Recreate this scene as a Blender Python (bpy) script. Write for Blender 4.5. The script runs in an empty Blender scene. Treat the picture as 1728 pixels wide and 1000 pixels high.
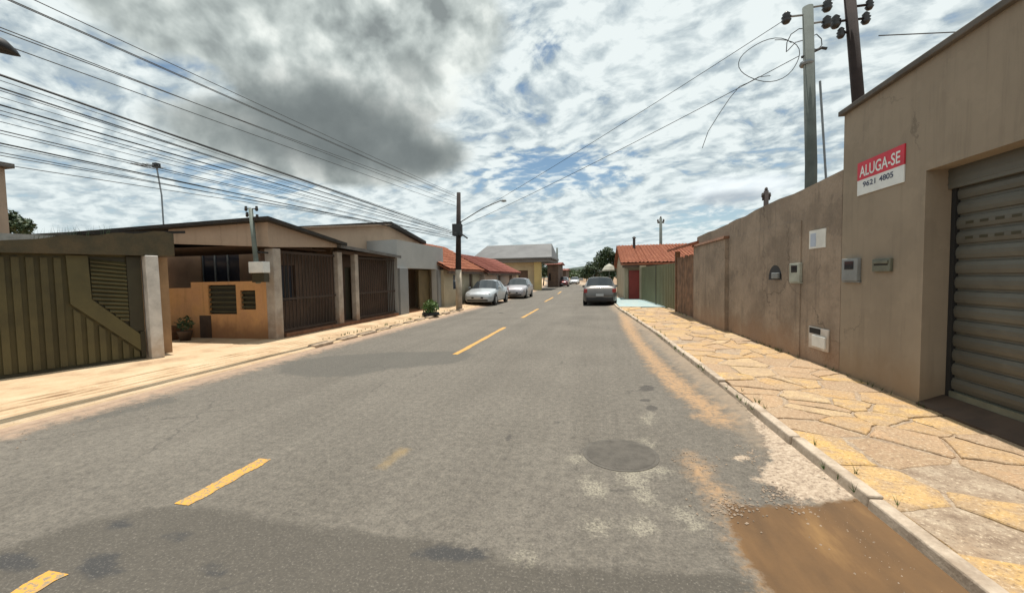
import bpy, bmesh, math, random
import numpy as np
from mathutils import Vector, Matrix
random.seed(7); rng = np.random.default_rng(7)
R = math.radians
sc = bpy.context.scene
C = sc.collection

# ------------------------------------------------------------------ camera
FPX, EYE = 680.0, 1.6
YAW, PITCH, ROLL = 0.21208, 0.04767, R(-1.0)
_fw = np.array([-math.sin(YAW)*math.cos(PITCH), math.cos(YAW)*math.cos(PITCH), -math.sin(PITCH)])
_r0 = np.array([math.cos(YAW), math.sin(YAW), 0.0]); _u0 = np.cross(_r0, _fw)
_rt = math.cos(ROLL)*_r0 + math.sin(ROLL)*_u0
_up = -math.sin(ROLL)*_r0 + math.cos(ROLL)*_u0
EYEP = np.array([0, 0, EYE])
cam = bpy.data.cameras.new('camera'); camo = bpy.data.objects.new('camera', cam); C.objects.link(camo)
cam.sensor_width = 36; cam.lens = FPX/1728*36; cam.clip_start = .05; cam.clip_end = 6000
M3 = Matrix((( _rt[0], _up[0], -_fw[0]), (_rt[1], _up[1], -_fw[1]), (_rt[2], _up[2], -_fw[2])))
camo.matrix_world = Matrix.Translation((0, 0, EYE)) @ M3.to_4x4()
sc.camera = camo

# survey helpers: sight lines from the photo's viewpoint, met with real planes
def ray(x, y): return (x-864)/FPX*_rt - (y-500)/FPX*_up + _fw
def G(x, y, z=0.0):
    d = ray(x, y); t = (z-EYE)/d[2]; return EYEP + t*d
def PX(x, y, X):
    d = ray(x, y); return EYEP + X/d[0]*d
def PY(x, y, Y):
    d = ray(x, y); return EYEP + Y/d[1]*d
def azel(x, y):
    d = ray(x, y); d = d/np.linalg.norm(d); return math.atan2(d[0], d[1]), math.asin(d[2])

# ------------------------------------------------------------------ node helpers
class NT:
    def __init__(s, nt): s.nt = nt; s.n = nt.nodes; s.l = nt.links
    def add(s, t, **k):
        o = s.n.new(t)
        for a, b in k.items(): setattr(o, a, b)
        return o
    def put(s, sock, v):
        if v is None: return
        if hasattr(v, 'is_linked') or isinstance(v, bpy.types.NodeSocket): s.l.new(v, sock)
        else:
            if sock.type == 'RGBA' and len(v) == 3: v = (*v, 1)
            sock.default_value = v
    def m(s, op, a, b=None, c=None, clamp=False):
        o = s.add('ShaderNodeMath', operation=op, use_clamp=clamp)
        for i, v in enumerate((a, b, c)): s.put(o.inputs[i], v)
        return o.outputs[0]
    def sstep(s, v, lo, hi, a=0.0, b=1.0):
        o = s.add('ShaderNodeMapRange', interpolation_type='SMOOTHSTEP')
        for i, x in enumerate((v, lo, hi, a, b)): s.put(o.inputs[i], x)
        return o.outputs[0]
    def mix(s, f, a, b, mode='MIX'):
        o = s.add('ShaderNodeMix', data_type='RGBA', blend_type=mode)
        s.put(o.inputs[0], f); s.put(o.inputs[6], a); s.put(o.inputs[7], b)
        return o.outputs[2]
    def noise(s, vec, scale, detail=3, rough=.55, dist=0.0, col=False):
        o = s.add('ShaderNodeTexNoise'); s.put(o.inputs['Vector'], vec)
        o.inputs['Scale'].default_value = scale; o.inputs['Detail'].default_value = detail
        o.inputs['Roughness'].default_value = rough; o.inputs['Distortion'].default_value = dist
        return o.outputs['Color' if col else 'Fac']
    def vm(s, op, a, b=None, sc_=None):
        o = s.add('ShaderNodeVectorMath', operation=op); s.put(o.inputs[0], a); s.put(o.inputs[1], b)
        if sc_ is not None: s.put(o.inputs['Scale'], sc_)
        return o.outputs[0]
    def ramp(s, f, stops, interp='LINEAR'):
        o = s.add('ShaderNodeValToRGB'); s.put(o.inputs[0], f); e = o.color_ramp; e.interpolation = interp
        while len(e.elements) < len(stops): e.elements.new(.5)
        for el, (p, c) in zip(e.elements, stops): el.position = p; el.color = (*c, 1)
        return o.outputs[0]
    def obj(s): return s.add('ShaderNodeTexCoord').outputs['Object']
    def geo(s): return s.add('ShaderNodeNewGeometry').outputs['Position']
    def attr(s, name):
        o = s.add('ShaderNodeAttribute'); o.attribute_name = name; return o.outputs['Fac']
    def bump(s, h, strength=.3, dist=.01):
        o = s.add('ShaderNodeBump'); s.put(o.inputs['Height'], h)
        o.inputs['Strength'].default_value = strength; o.inputs['Distance'].default_value = dist
        return o.outputs[0]

def newmat(name):
    m = bpy.data.materials.new(name); m.use_nodes = True
    t = NT(m.node_tree); b = t.n['Principled BSDF']
    return m, t, b

def mat(name, col, rough=.85, var=.25, scale=2.0, fine=.12, bump=.25, metal=0.0, col2=None, streak=0.0, dust=None, spec=None, bscale=40, cracks=0.0):
    """base colour broken up by large blotches, fine grain, optional rain streaks and splash dust near the ground"""
    m, t, b = newmat(name); p = t.geo()
    n1 = t.noise(p, scale, 5, .6); n2 = t.noise(p, scale*9, 4, .6)
    c2 = col2 or tuple(x*(1-var) for x in col)
    f = t.sstep(n1, .35, .68)
    c = t.mix(f, col, c2)
    g = t.m('MULTIPLY_ADD', n2, fine*2, 1-fine)
    c = t.mix(1.0, c, t.add_rgb(g) if hasattr(t, 'add_rgb') else g, 'MULTIPLY')
    if streak:
        mp = t.add('ShaderNodeMapping'); t.put(mp.inputs[0], p); mp.inputs['Scale'].default_value = (5, 5, .35)
        st = t.sstep(t.noise(mp.outputs[0], 1.6, 5, .65), .5, .75, 0, streak)
        c = t.mix(st, c, tuple(x*.42 for x in col))
    if cracks:
        vo = t.add('ShaderNodeTexVoronoi', feature='DISTANCE_TO_EDGE'); t.put(vo.inputs['Vector'], t.vm('ADD', p, t.vm('SCALE', t.noise(p, 2.5, 5, .65, col=True), sc_=.5))); vo.inputs['Scale'].default_value = .55
        ck = t.m('MULTIPLY', t.sstep(vo.outputs[0], .0, .010, cracks, 0), t.sstep(t.noise(p, .7, 3), .47, .58))
        c = t.mix(ck, c, tuple(x*.3 for x in col))
        pt_ = t.noise(p, .9, 6, .55); c = t.mix(t.sstep(pt_, .545, .56, 0, cracks*.35), c, tuple(min(1, x*1.22) for x in col)); c = t.mix(t.sstep(pt_, .44, .42, 0, cracks*.4), c, tuple(x*.72 for x in col))
    if dust:
        z = t.add('ShaderNodeSeparateXYZ'); t.put(z.inputs[0], p)
        h = t.m('MULTIPLY_ADD', n1, -1.1, z.outputs[2])
        c = t.mix(t.sstep(h, -.45, .25, .7, 0), c, dust)
    t.put(b.inputs['Base Color'], c)
    t.put(b.inputs['Roughness'], t.m('MULTIPLY_ADD', n2, .15, rough-.07, True))
    b.inputs['Metallic'].default_value = metal
    if spec is not None: b.inputs['Specular IOR Level'].default_value = spec
    if bump:
        t.put(b.inputs['Normal'], t.bump(t.noise(p, bscale, 5, .65), bump, .012))
    return m

# ------------------------------------------------------------------ object helpers
def tag(o, label=None, cat=None, group=None, kind=None):
    if label: o['label'] = label
    if cat: o['category'] = cat
    if group: o['group'] = group
    if kind: o['kind'] = kind
    return o
def thing(name, label, cat, loc=(0, 0, 0), group=None, rz=0.0):
    o = bpy.data.objects.new(name, None); o.location = loc; o.rotation_euler = (0, 0, rz)
    o.empty_display_size = .2; C.objects.link(o)
    return tag(o, label, cat, group)
def rootloc(p):
    while p.parent: p = p.parent
    return Vector(p.location)

class MB:
    def __init__(s): s.v = []; s.f = []
    def add(s, vs, fs):
        k = len(s.v); s.v += [tuple(map(float, v)) for v in vs]; s.f += [tuple(i+k for i in f) for f in fs]; return s
    def box(s, x0, x1, y0, y1, z0, z1):
        return s.add([(x0,y0,z0),(x1,y0,z0),(x1,y1,z0),(x0,y1,z0),(x0,y0,z1),(x1,y0,z1),(x1,y1,z1),(x0,y1,z1)],
                     [(0,3,2,1),(4,5,6,7),(0,1,5,4),(1,2,6,5),(2,3,7,6),(3,0,4,7)])
    def prism(s, pts, ext):
        n = len(pts); e = np.array(ext, float); q = [np.array(p, float) for p in pts]
        return s.add(q+[p+e for p in q], [tuple(range(n))[::-1], tuple(range(n, 2*n))]+[(i,(i+1)%n,(i+1)%n+n,i+n) for i in range(n)])
    def tube(s, path, r, n=8, r2=None, cap=True):
        path = [Vector(p) for p in path]; m = len(path); vs = []; fs = []
        prev = None
        for i, p in enumerate(path):
            d = (path[min(i+1, m-1)]-path[max(i-1, 0)]).normalized()
            a = prev if prev is not None else (Vector((0,0,1)) if abs(d.z) < .9 else Vector((1,0,0)))
            x = d.cross(a).normalized(); y = x.cross(d).normalized(); prev = y
            rr = r if r2 is None else r+(r2-r)*i/(m-1)
            for k in range(n):
                w = 2*math.pi*k/n; vs.append(p+(x*math.cos(w)+y*math.sin(w))*rr)
        for i in range(m-1):
            for k in range(n): fs.append((i*n+k, i*n+(k+1)%n, (i+1)*n+(k+1)%n, (i+1)*n+k))
        if cap: fs += [tuple(range(n))[::-1], tuple(range((m-1)*n, m*n))]
        return s.add(vs, fs)
    def lathe(s, c, prof, n=16, axis='z'):
        vs = []; fs = []; m = len(prof)
        for r, h in prof:
            for k in range(n):
                w = 2*math.pi*k/n; a, b = r*math.cos(w), r*math.sin(w)
                vs.append((c[0]+a, c[1]+b, c[2]+h) if axis == 'z' else ((c[0]+h, c[1]+a, c[2]+b) if axis == 'x' else (c[0]+a, c[1]+h, c[2]+b)))
        for i in range(m-1):
            for k in range(n): fs.append((i*n+k, i*n+(k+1)%n, (i+1)*n+(k+1)%n, (i+1)*n+k))
        fs += [tuple(range(n))[::-1], tuple(range((m-1)*n, m*n))]
        return s.add(vs, fs)
    def fbox(s, F, s0, s1, z0, z1, d0, d1):
        c = [F.P(a, z, d) for z in (z0, z1) for a, d in ((s0,d0),(s1,d0),(s1,d1),(s0,d1))]
        return s.add(c, [(0,3,2,1),(4,5,6,7),(0,1,5,4),(1,2,6,5),(2,3,7,6),(3,0,4,7)])
    def fpoly(s, F, pts, d0, d1):
        return s.prism([F.P(a, z, d0) for a, z in pts], np.array(F.P(0,0,d1))-np.array(F.P(0,0,d0)))
    def wall(s, F, s0, s1, z0, top, d0, d1, holes=(), cuts=()):
        """solid wall between depths d0 (back) and d1 (front) with rectangular holes (sa,sb,za,zb); top a height or a function of s"""
        tf = top if callable(top) else (lambda a: top)
        S = sorted({s0, s1, *cuts, *[h[0] for h in holes], *[h[1] for h in holes]}); S = [a for a in S if s0 <= a <= s1]
        zs = sorted({z0, *[h[2] for h in holes], *[h[3] for h in holes]}); zs = [z for z in zs if z >= z0]+[None]
        solid = lambda i, j: 0 <= i < len(S)-1 and 0 <= j < len(zs)-1 and not any(h[0]-1e-6 <= (S[i]+S[i+1])/2 <= h[1] and h[2]-1e-6 <= zs[j] and (zs[j+1] is not None and zs[j+1] <= h[3]+1e-6) for h in holes)
        Z = lambda j, a: tf(a) if zs[j] is None else zs[j]
        def q(*p): s.add(p, [(0,1,2,3)])
        for i in range(len(S)-1):
            for j in range(len(zs)-1):
                if not solid(i, j): continue
                a, b = S[i], S[i+1]; la, lb, ha, hb = Z(j,a), Z(j,b), Z(j+1,a), Z(j+1,b)
                for d in (d0, d1): q(F.P(a,la,d), F.P(b,lb,d), F.P(b,hb,d), F.P(a,ha,d))
                if not solid(i-1, j): q(F.P(a,la,d0), F.P(a,la,d1), F.P(a,ha,d1), F.P(a,ha,d0))
                if not solid(i+1, j): q(F.P(b,lb,d0), F.P(b,lb,d1), F.P(b,hb,d1), F.P(b,hb,d0))
                if not solid(i, j-1): q(F.P(a,la,d0), F.P(b,lb,d0), F.P(b,lb,d1), F.P(a,la,d1))
                if not solid(i, j+1): q(F.P(a,ha,d0), F.P(b,hb,d0), F.P(b,hb,d1), F.P(a,ha,d1))
        return s
    def build(s, name, m, parent=None, smooth=False, bevel=0.0, local=False, weld=False):
        me = bpy.data.meshes.new(name)
        off = Vector((0,0,0)) if (parent is None or local) else rootloc(parent)
        me.from_pydata([tuple(Vector(v)-off) for v in s.v], [], s.f)
        bm = bmesh.new(); bm.from_mesh(me)
        if weld: bmesh.ops.remove_doubles(bm, verts=bm.verts, dist=1e-4)
        bmesh.ops.recalc_face_normals(bm, faces=bm.faces); bm.to_mesh(me); bm.free()
        if smooth:
            for p in me.polygons: p.use_smooth = True
        me.materials.append(m)
        o = bpy.data.objects.new(name, me); C.objects.link(o)
        if parent: o.parent = parent
        if bevel:
            bv = o.modifiers.new('bevel', 'BEVEL'); bv.width = bevel; bv.segments = 2; bv.limit_method = 'ANGLE'
        return o

class F:
    """a facade: vertical plane through two ground points; s along it, z up, d out towards the street"""
    def __init__(s, A, B, side):
        s.A = np.array(A[:2], float); B = np.array(B[:2], float); s.L = np.linalg.norm(B-s.A); s.t = (B-s.A)/s.L
        n = np.array([s.t[1], -s.t[0]]); s.n = n if (n[0] > 0) == (side == 'L') else -n
    def P(s, a, z, d=0.0):
        q = s.A+s.t*a+s.n*d; return (q[0], q[1], z)
    def px(s, x, y, d=0.0):
        r = ray(x, y); A = s.A+s.n*d; k = (s.n@A)/(s.n@r[:2]); p = EYEP+k*r
        return float((p[:2]-A)@s.t), float(p[2])
    def S(s, x, y=465, d=0.0): return s.px(x, y, d)[0]
    def Z(s, x, y, d=0.0): return s.px(x, y, d)[1]

# ------------------------------------------------------------------ materials
m_wall_tan = mat('tan_plaster', (.285,.232,.172), .9, .16, .8, .08, .15, streak=.3, cracks=.5, dust=(.23,.155,.09))
m_wall_rough = mat('rough_render', (.315,.248,.188), .95, .34, 1.6, .24, .9, streak=.65, cracks=.75, dust=(.27,.165,.10), bscale=25)
m_coping = mat('coping', (.13,.115,.10), .9, .35, 3, .2, .2)
m_shutter = mat('shutter_steel', (.135,.13,.108), .5, .35, 1.5, .12, .05, metal=.35)
m_shutter_box = mat('shutter_box', (.14,.135,.112), .55, .25, 1.2, .08, .05, metal=.3)
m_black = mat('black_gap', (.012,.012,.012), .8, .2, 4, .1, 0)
m_tile_brown = mat('brown_tile', (.075,.045,.028), .7, .35, 4, .15, .15)
m_box_grey = mat('box_grey', (.22,.235,.235), .5, .2, 5, .08, .05)
m_box_pale = mat('box_pale', (.38,.40,.34), .6, .25, 5, .1, .05)
m_box_green = mat('box_olive', (.16,.165,.125), .55, .25, 5, .1, .05, metal=.3)
m_glass = mat('dark_glass', (.03,.036,.04), .06, .2, 3, .05, 0, spec=.6)
m_white = mat('white_paint', (.72,.72,.68), .7, .15, 4, .08, .08)
m_white_dirty = mat('white_column', (.60,.57,.53), .85, .3, 3, .12, .25, dust=(.42,.29,.17))
m_red = mat('sign_red', (.58,.02,.045), .5, .15, 4, .06, 0)
m_signwhite = mat('sign_white', (.72,.74,.72), .55, .1, 4, .06, 0)
m_signblue = mat('sign_blue', (.03,.045,.10), .55, .1, 4, .06, 0)
m_gate = mat('olive_gate', (.088,.073,.028), .55, .35, 1.6, .12, .06, metal=.15)
m_gate_band = mat('olive_band', (.098,.083,.032), .55, .25, 1.6, .1, .05, metal=.15)
m_gate_dark = mat('olive_dark', (.04,.034,.015), .6, .3, 2, .12, .05)
m_lintel = mat('mossy_beam', (.10,.077,.044), .95, .55, 2.6, .25, .6, col2=(.06,.055,.035))
m_orange = mat('orange_wall', (.56,.30,.12), .92, .45, 1.8, .12, .25, col2=(.50,.27,.13), streak=.4, cracks=.6, dust=(.16,.07,.03))
m_fascia = mat('beige_fascia', (.43,.32,.235), .9, .18, .9, .08, .12, streak=.35, cracks=.4)
m_roof_edge = mat('roof_edge', (.035,.03,.026), .9, .4, 5, .2, .2)
m_fibre = mat('fibre_cement', (.16,.15,.14), .95, .35, 2, .2, .3)
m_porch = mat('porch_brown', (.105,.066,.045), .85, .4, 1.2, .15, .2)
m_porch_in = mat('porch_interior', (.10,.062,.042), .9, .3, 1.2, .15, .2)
m_window_blue = mat('window_bluish', (.03,.035,.05), .15, .3, 2, .1, 0, spec=.6)
m_column = mat('weathered_column', (.42,.36,.30), .9, .3, 3, .15, .3, dust=(.25,.15,.09))
m_grey_front = mat('grey_render', (.40,.40,.385), .85, .12, 1, .06, .12)
m_grey_pillar = mat('grey_pillar', (.24,.245,.245), .85, .12, 1.5, .06, .12)
m_garage_gate = mat('garage_olive', (.14,.105,.05), .6, .25, 2, .1, .1)
m_beige2 = mat('peach_wall', (.46,.345,.25), .9, .15, .8, .08, .12)
m_cream = mat('cream_wall', (.40,.34,.235), .9, .2, .8, .1, .15)
m_ochre = mat('ochre_wall', (.46,.36,.16), .85, .15, 1, .08, .1)
m_pinkish = mat('pinkish_wall', (.42,.33,.27), .9, .2, .8, .1, .15)
m_metal_roof = mat('metal_roof', (.115,.115,.115), .55, .25, .6, .1, .1, metal=.3)
m_green_gate = mat('sage_gate', (.165,.165,.088), .65, .2, .8, .1, .1)
m_wood = mat('wooden_gate', (.22,.12,.065), .8, .55, 4, .25, .3)
m_red_door = mat('red_door', (.24,.03,.02), .6, .2, 2, .1, .05)
m_pole = mat('concrete_pole', (.115,.135,.125), .9, .25, 3, .12, .3)
m_pole_dark = mat('timber_pole', (.030,.020,.018), .9, .4, 4, .2, .4)
m_pole_white = mat('pale_pole_base', (.42,.36,.28), .9, .25, 4, .12, .25)
m_ceramic = mat('insulator', (.03,.028,.028), .35, .2, 6, .1, 0)
m_cable = mat('cable_black', (.035,.038,.040), .7, .2, 6, .1, 0)
m_steel = mat('galvanised', (.22,.24,.25), .5, .2, 6, .1, 0, metal=.5)
m_tyre = mat('tyre', (.012,.012,.012), .85, .2, 8, .1, .1)
m_rim = mat('rim', (.40,.41,.42), .35, .15, 8, .05, 0, metal=.7)
m_plastic = mat('black_plastic', (.015,.015,.016), .55, .2, 8, .1, 0)
m_lampglass = mat('lamp_glass', (.55,.57,.58), .12, .1, 10, .05, 0, spec=.7)
m_tail = mat('tail_red', (.30,.02,.018), .2, .15, 8, .05, 0, spec=.6)
m_plate = mat('number_plate', (.45,.46,.47), .5, .1, 8, .05, 0)
m_trunk = mat('bark', (.09,.065,.045), .95, .4, 6, .2, .5)
m_hill = mat('far_hill', (.045,.065,.05), 1, .4, .03, .2, 0)

def tile_mat(name, c1, c2, c3):
    """clay roof tiles: rows and rolls come from the roof's own bump, with each patch weathered differently"""
    m, t, b = newmat(name); p = t.geo()
    n = t.noise(p, 3.0, 5, .65); k = t.noise(p, 22, 3, .6)
    c = t.ramp(t.m('MULTIPLY_ADD', k, .4, t.m('MULTIPLY', n, .7)), [(.3, c3), (.5, c1), (.72, c2)])
    t.put(b.inputs['Base Color'], c); b.inputs['Roughness'].default_value = .9
    w = t.add('ShaderNodeTexWave', wave_type='BANDS', bands_direction='Y'); t.put(w.inputs[0], p); w.inputs['Scale'].default_value = 1.4
    t.put(b.inputs['Normal'], t.bump(w.outputs[1], .8, .06))
    return m
m_tile = tile_mat('terracotta_tiles', (.27,.088,.045), (.34,.135,.07), (.12,.045,.03))
m_tile_maroon = tile_mat('maroon_tiles', (.18,.052,.036), (.23,.075,.052), (.09,.03,.022))

def leaf_mat(name, c, c2):
    m, t, b = newmat(name); o = t.add('ShaderNodeNewGeometry')
    f = t.noise(o.outputs['Position'], 3.0, 3, .6)
    c_ = t.mix(t.sstep(f, .35, .65), c, c2)
    t.put(b.inputs['Base Color'], c_); b.inputs['Roughness'].default_value = .6
    b.inputs['Transmission Weight'].default_value = 0.0
    return m
m_leaf = leaf_mat('leaf_dark', (.035,.065,.02), (.065,.10,.03))
m_leaf2 = leaf_mat('leaf_deep', (.022,.045,.016), (.045,.075,.025))
m_leaf3 = leaf_mat('leaf_fresh', (.06,.12,.025), (.10,.16,.04))

def paint(name, c):
    m, t, b = newmat(name)
    n = t.noise(t.geo(), 3, 4, .6)
    t.put(b.inputs['Base Color'], t.mix(t.sstep(n, .35, .7), c, tuple(x*.86 for x in c)))
    b.inputs['Roughness'].default_value = .32; b.inputs['Metallic'].default_value = .35
    b.inputs['Coat Weight'].default_value = .5; b.inputs['Coat Roughness'].default_value = .12
    return m
m_silver = paint('silver_paint', (.50,.53,.55)); m_warm = paint('warm_grey_paint', (.13,.12,.112)); m_lilac = paint('pale_silver_paint', (.42,.40,.42))
m_darkred = paint('dark_red_paint', (.12,.02,.02)); m_carwhite = paint('white_car_paint', (.6,.6,.6))

def tile_grid(mb, p00, p10, p11, p01, roll=.22, row=.38, amp=.045):
    # corrugated tile courses over a quad: p00-p10 along the eave, p01-p11 along the ridge
    p00, p10, p11, p01 = (np.array(p, float) for p in (p00, p10, p11, p01))
    nrm = np.cross(p10-p00, p01-p00); nrm /= np.linalg.norm(nrm); nrm *= np.sign(nrm[2]) or 1
    nu = int(np.linalg.norm(p10-p00)/roll)*4; nv = max(2, int(np.linalg.norm(p01-p00)/row)); vs = []; rws = []
    for j in range(nv): rws += [(j/nv, .035), ((j+.97)/nv, .0)]
    tj = rng.normal(0, .008, nu+1)
    for v, lift in rws:
        for i in range(nu+1):
            u = i/nu; q = (p00*(1-u)+p10*u)*(1-v)+(p01*(1-u)+p11*u)*v
            vs.append(q+nrm*(.02+lift+amp*(.5+.5*math.cos(math.pi*i/2))+tj[i]))
    return mb.add(vs, [(j*(nu+1)+i, j*(nu+1)+i+1, (j+1)*(nu+1)+i+1, (j+1)*(nu+1)+i) for j in range(len(rws)-1) for i in range(nu)])

# ------------------------------------------------------------------ street outline (left kerb, right kerb, right facades)
_k = [G(x, y, .03) for x, y in ((1630,1000),(1402,815),(1250,685),(1098,560),(1042,522))]
KR = [(_k[0][0]+.06,-8)]+[(k[0],k[1]) for k in _k[:3]]+[(_k[3][0],_k[3][1]),(_k[4][0],_k[4][1]),(.55,30),(-.4,45),(-3.0,70),(-7.5,110),(-20,200)]
WR0 = [G(1559.6,687,.12), G(1416,627,.12), G(1176,539,.12), G(1140,525,.12), G(1080,505,.12), G(1045,498,.12)]
KLx = -6.5
KL = [(KLx-.05,-8),(KLx,4),(KLx,20),(-6.6,32),(-7.2,45),(-9.3,70),(-14,110),(-27,200)]
def interp(pl, y): return float(np.interp(y, [p[1] for p in pl], [p[0] for p in pl]))

# ------------------------------------------------------------------ ground and road
gm, t, b = newmat('earth'); p = t.geo()
c = t.ramp(t.noise(p, .6, 6, .65), [(.3,(.20,.12,.07)),(.55,(.27,.18,.11)),(.75,(.33,.25,.17))])
t.put(b.inputs['Base Color'], c); b.inputs['Roughness'].default_value = 1
t.put(b.inputs['Normal'], t.bump(t.noise(p, 12, 5, .65), .5, .03))
tag(MB().add([(-900,-200,-.06),(900,-200,-.06),(900,2500,-.06),(-900,2500,-.06)], [(0,1,2,3)]).build('ground', gm), kind='structure')

def sdf(P, poly):
    """signed distance (negative inside) from points P (n,2) to polygon"""
    q = np.asarray(poly, float); n = len(q); d = np.full(len(P), 1e9); ins = np.zeros(len(P), bool)
    for i in range(n):
        a, b = q[i], q[(i+1) % n]; e = b-a; w = P-a
        h = np.clip((w@e)/max(e@e, 1e-9), 0, 1); d = np.minimum(d, np.linalg.norm(w-h[:,None]*e, axis=1))
        cnd = ((a[1] > P[:,1]) != (b[1] > P[:,1]))
        with np.errstate(divide='ignore', invalid='ignore'):
            xi = a[0]+(P[:,1]-a[1])/(b[1]-a[1] if b[1] != a[1] else 1e-9)*e[0]
        ins ^= cnd & (P[:,0] < xi)
    return np.where(ins, -d, d)
def gp(pts, z=0.0): return [G(x, y, z)[:2] for x, y in pts]
def union(P, polys):
    d = np.full(len(P), 9.0)
    for q in polys: d = np.minimum(d, sdf(P, q))
    return d
def blob(cx, cy, rx, ry, n=14, j=.3):
    return [(cx+rx*(1+random.uniform(-j,j))*math.cos(2*math.pi*k/n), cy+ry*(1+random.uniform(-j,j))*math.sin(2*math.pi*k/n)) for k in range(n)]

rows = list(np.arange(-8, 1.2, .4))+list(np.arange(1.2, 9, .05))+list(np.arange(9, 22, .16))+list(np.arange(22, 60, 1.5))+list(np.arange(60, 200, 6))
NCOL = 150
V = np.array([[interp(KL,y)-.3+(interp(KR,y)+.06-interp(KL,y)+.3)*i/NCOL, y, 0] for y in rows for i in range(NCOL+1)])
fs = [(j*(NCOL+1)+i, j*(NCOL+1)+i+1, (j+1)*(NCOL+1)+i+1, (j+1)*(NCOL+1)+i) for j in range(len(rows)-1) for i in range(NCOL)]
P2 = V[:, :2]
A = {}
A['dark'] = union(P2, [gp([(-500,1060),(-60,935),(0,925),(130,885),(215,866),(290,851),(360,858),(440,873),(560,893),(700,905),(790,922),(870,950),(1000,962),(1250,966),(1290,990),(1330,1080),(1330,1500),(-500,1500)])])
A['tar'] = union(P2, [gp(blob(25,948,42,20)), gp(blob(172,955,34,22)), gp(blob(205,883,26,7)), gp(blob(300,905,20,9)), gp(blob(360,960,22,12)), gp(blob(760,935,60,14))])
A['patch'] = union(P2, [gp([(470,612),(560,600),(660,594),(785,592),(800,600),(770,612),(660,622),(600,634),(520,636),(470,628)]), gp([(110,700),(200,683),(290,668),(300,676),(200,700),(130,716)])])
A['mud'] = union(P2, [gp([(1222,852),(1290,856),(1330,850),(1380,856),(1470,850),(1580,905),(1740,1010),(1960,1200),(1420,1250),(1305,1000),(1258,940),(1232,890)])])
A['sand'] = union(P2, [gp([(1163,765),(1175,772),(1200,810),(1235,850),(1228,875),(1195,830),(1170,795)]),
    gp([(1045,528),(1062,538),(1085,575),(1120,612),(1165,655),(1215,690),(1235,720),(1200,710),(1165,680),(1130,655),(1095,615),(1070,580),(1050,550)]),
    gp([(1100,625),(1140,632),(1170,655),(1155,660),(1120,640)]), gp(blob(1205,705,25,8)), gp([(1232,880),(1260,930),(1330,1040),(1380,1040),(1290,920),(1250,875)])])
A['rubble'] = union(P2, [gp([(1262,700),(1300,702),(1370,745),(1475,862),(1395,848),(1345,850),(1325,830),(1290,812),(1284,790),(1300,775),(1288,745),(1270,722)]), gp(blob(1250,772,10,5)), gp(blob(1275,808,12,5))])
A['crack'] = union(P2, [gp([(1262,708),(1285,712),(1293,738),(1300,765),(1288,790),(1320,832),(1335,850),(1310,838),(1278,800),(1290,765),(1280,730)])])
A['white'] = union(P2, [gp([(1030,782),(1060,788),(1100,782),(1132,797),(1098,800),(1085,806),(1100,835),(1108,850),(1085,842),(1066,815),(1045,798)]), gp(blob(1002,824,20,13)), gp(blob(1010,889,17,7)), gp(blob(1078,888,26,7)), gp(blob(1150,868,16,10)), gp(blob(1170,885,14,5)), gp(blob(1095,706,6,8)), gp(blob(1090,746,6,5)), gp(blob(968,775,9,6)), gp(blob(890,938,10,4))])
A['oldpaint'] = union(P2, [gp([(636,788),(650,790),(690,758),(680,753)])])
A['pits'] = union(P2, [gp(blob(1092,655,14,5)), gp(blob(1098,688,10,5)), gp(blob(1090,675,9,3)), gp(blob(685,880,7,4)), gp(blob(858,738,5,7)), gp(blob(940,712,5,4))])
edgeL = np.array([x-interp(KL, y) for x, y in P2]); A['edge'] = edgeL
edgeR = np.array([interp(KR, y)-x for x, y in P2]); A['edger'] = edgeR
V[:, 2] = .055*np.clip(1-edgeR/.45, 0, 1)**2 + .02*np.clip(1-edgeL/.5, 0, 1)**2

rm, t, b = newmat('asphalt'); p = t.geo()
fine = t.noise(p, 62, 4, .75); mid = t.noise(p, 14, 4, .6); big = t.noise(p, .55, 5, .6); wob = t.m('SUBTRACT', t.noise(p, 5.5, 6, .7), .5)
wob2 = t.m('SUBTRACT', t.noise(p, 20, 5, .75), .5)
mp = t.add('ShaderNodeMapping'); t.put(mp.inputs[0], p); mp.inputs['Scale'].default_value = (1.6, .1, 1)
trk = t.noise(mp.outputs[0], 1.0, 4, .5)
mp2 = t.add('ShaderNodeMapping'); t.put(mp2.inputs[0], p); mp2.inputs['Scale'].default_value = (7, .35, 1)
trk2 = t.noise(mp2.outputs[0], 1.0, 5, .65)
base = t.ramp(t.m('ADD', t.m('MULTIPLY', big, .4), t.m('ADD', t.m('MULTIPLY', trk, .3), t.m('ADD', t.m('MULTIPLY', trk2, .18), t.m('MULTIPLY', mid, .12)))), [(.34,(.088,.078,.064)),(.5,(.118,.105,.087)),(.66,(.152,.136,.113))])
def mask(name, w=.06, soft=.02, k=1.0, w2=0.03):
    d = t.m('MULTIPLY_ADD', wob, w*2.4, t.attr(name)); d = t.m('MULTIPLY_ADD', wob2, w2*2.4, d)
    return t.sstep(d, -soft, soft, k, 0.0)
base = t.mix(1.0, base, t.ramp(t.m('ADD', t.m('MULTIPLY', t.noise(p, 30, 5, .75), .6), t.m('MULTIPLY', mid, .4)), [(.36,(.68,.67,.66)),(.5,(1,1,1)),(.64,(1.32,1.30,1.27))]), 'MULTIPLY')
base = t.mix(mask('patch', .14, .10, .6, .08), base, (.066,.063,.055))
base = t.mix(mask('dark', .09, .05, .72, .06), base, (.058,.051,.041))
base = t.mix(mask('tar', .06, .03, .8), base, (.030,.031,.033))
base = t.mix(mask('pits', .02, .015, .8), base, (.05,.045,.04))
base = t.mix(mask('oldpaint', .06, .05, .26), base, (.42,.26,.06))
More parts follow.
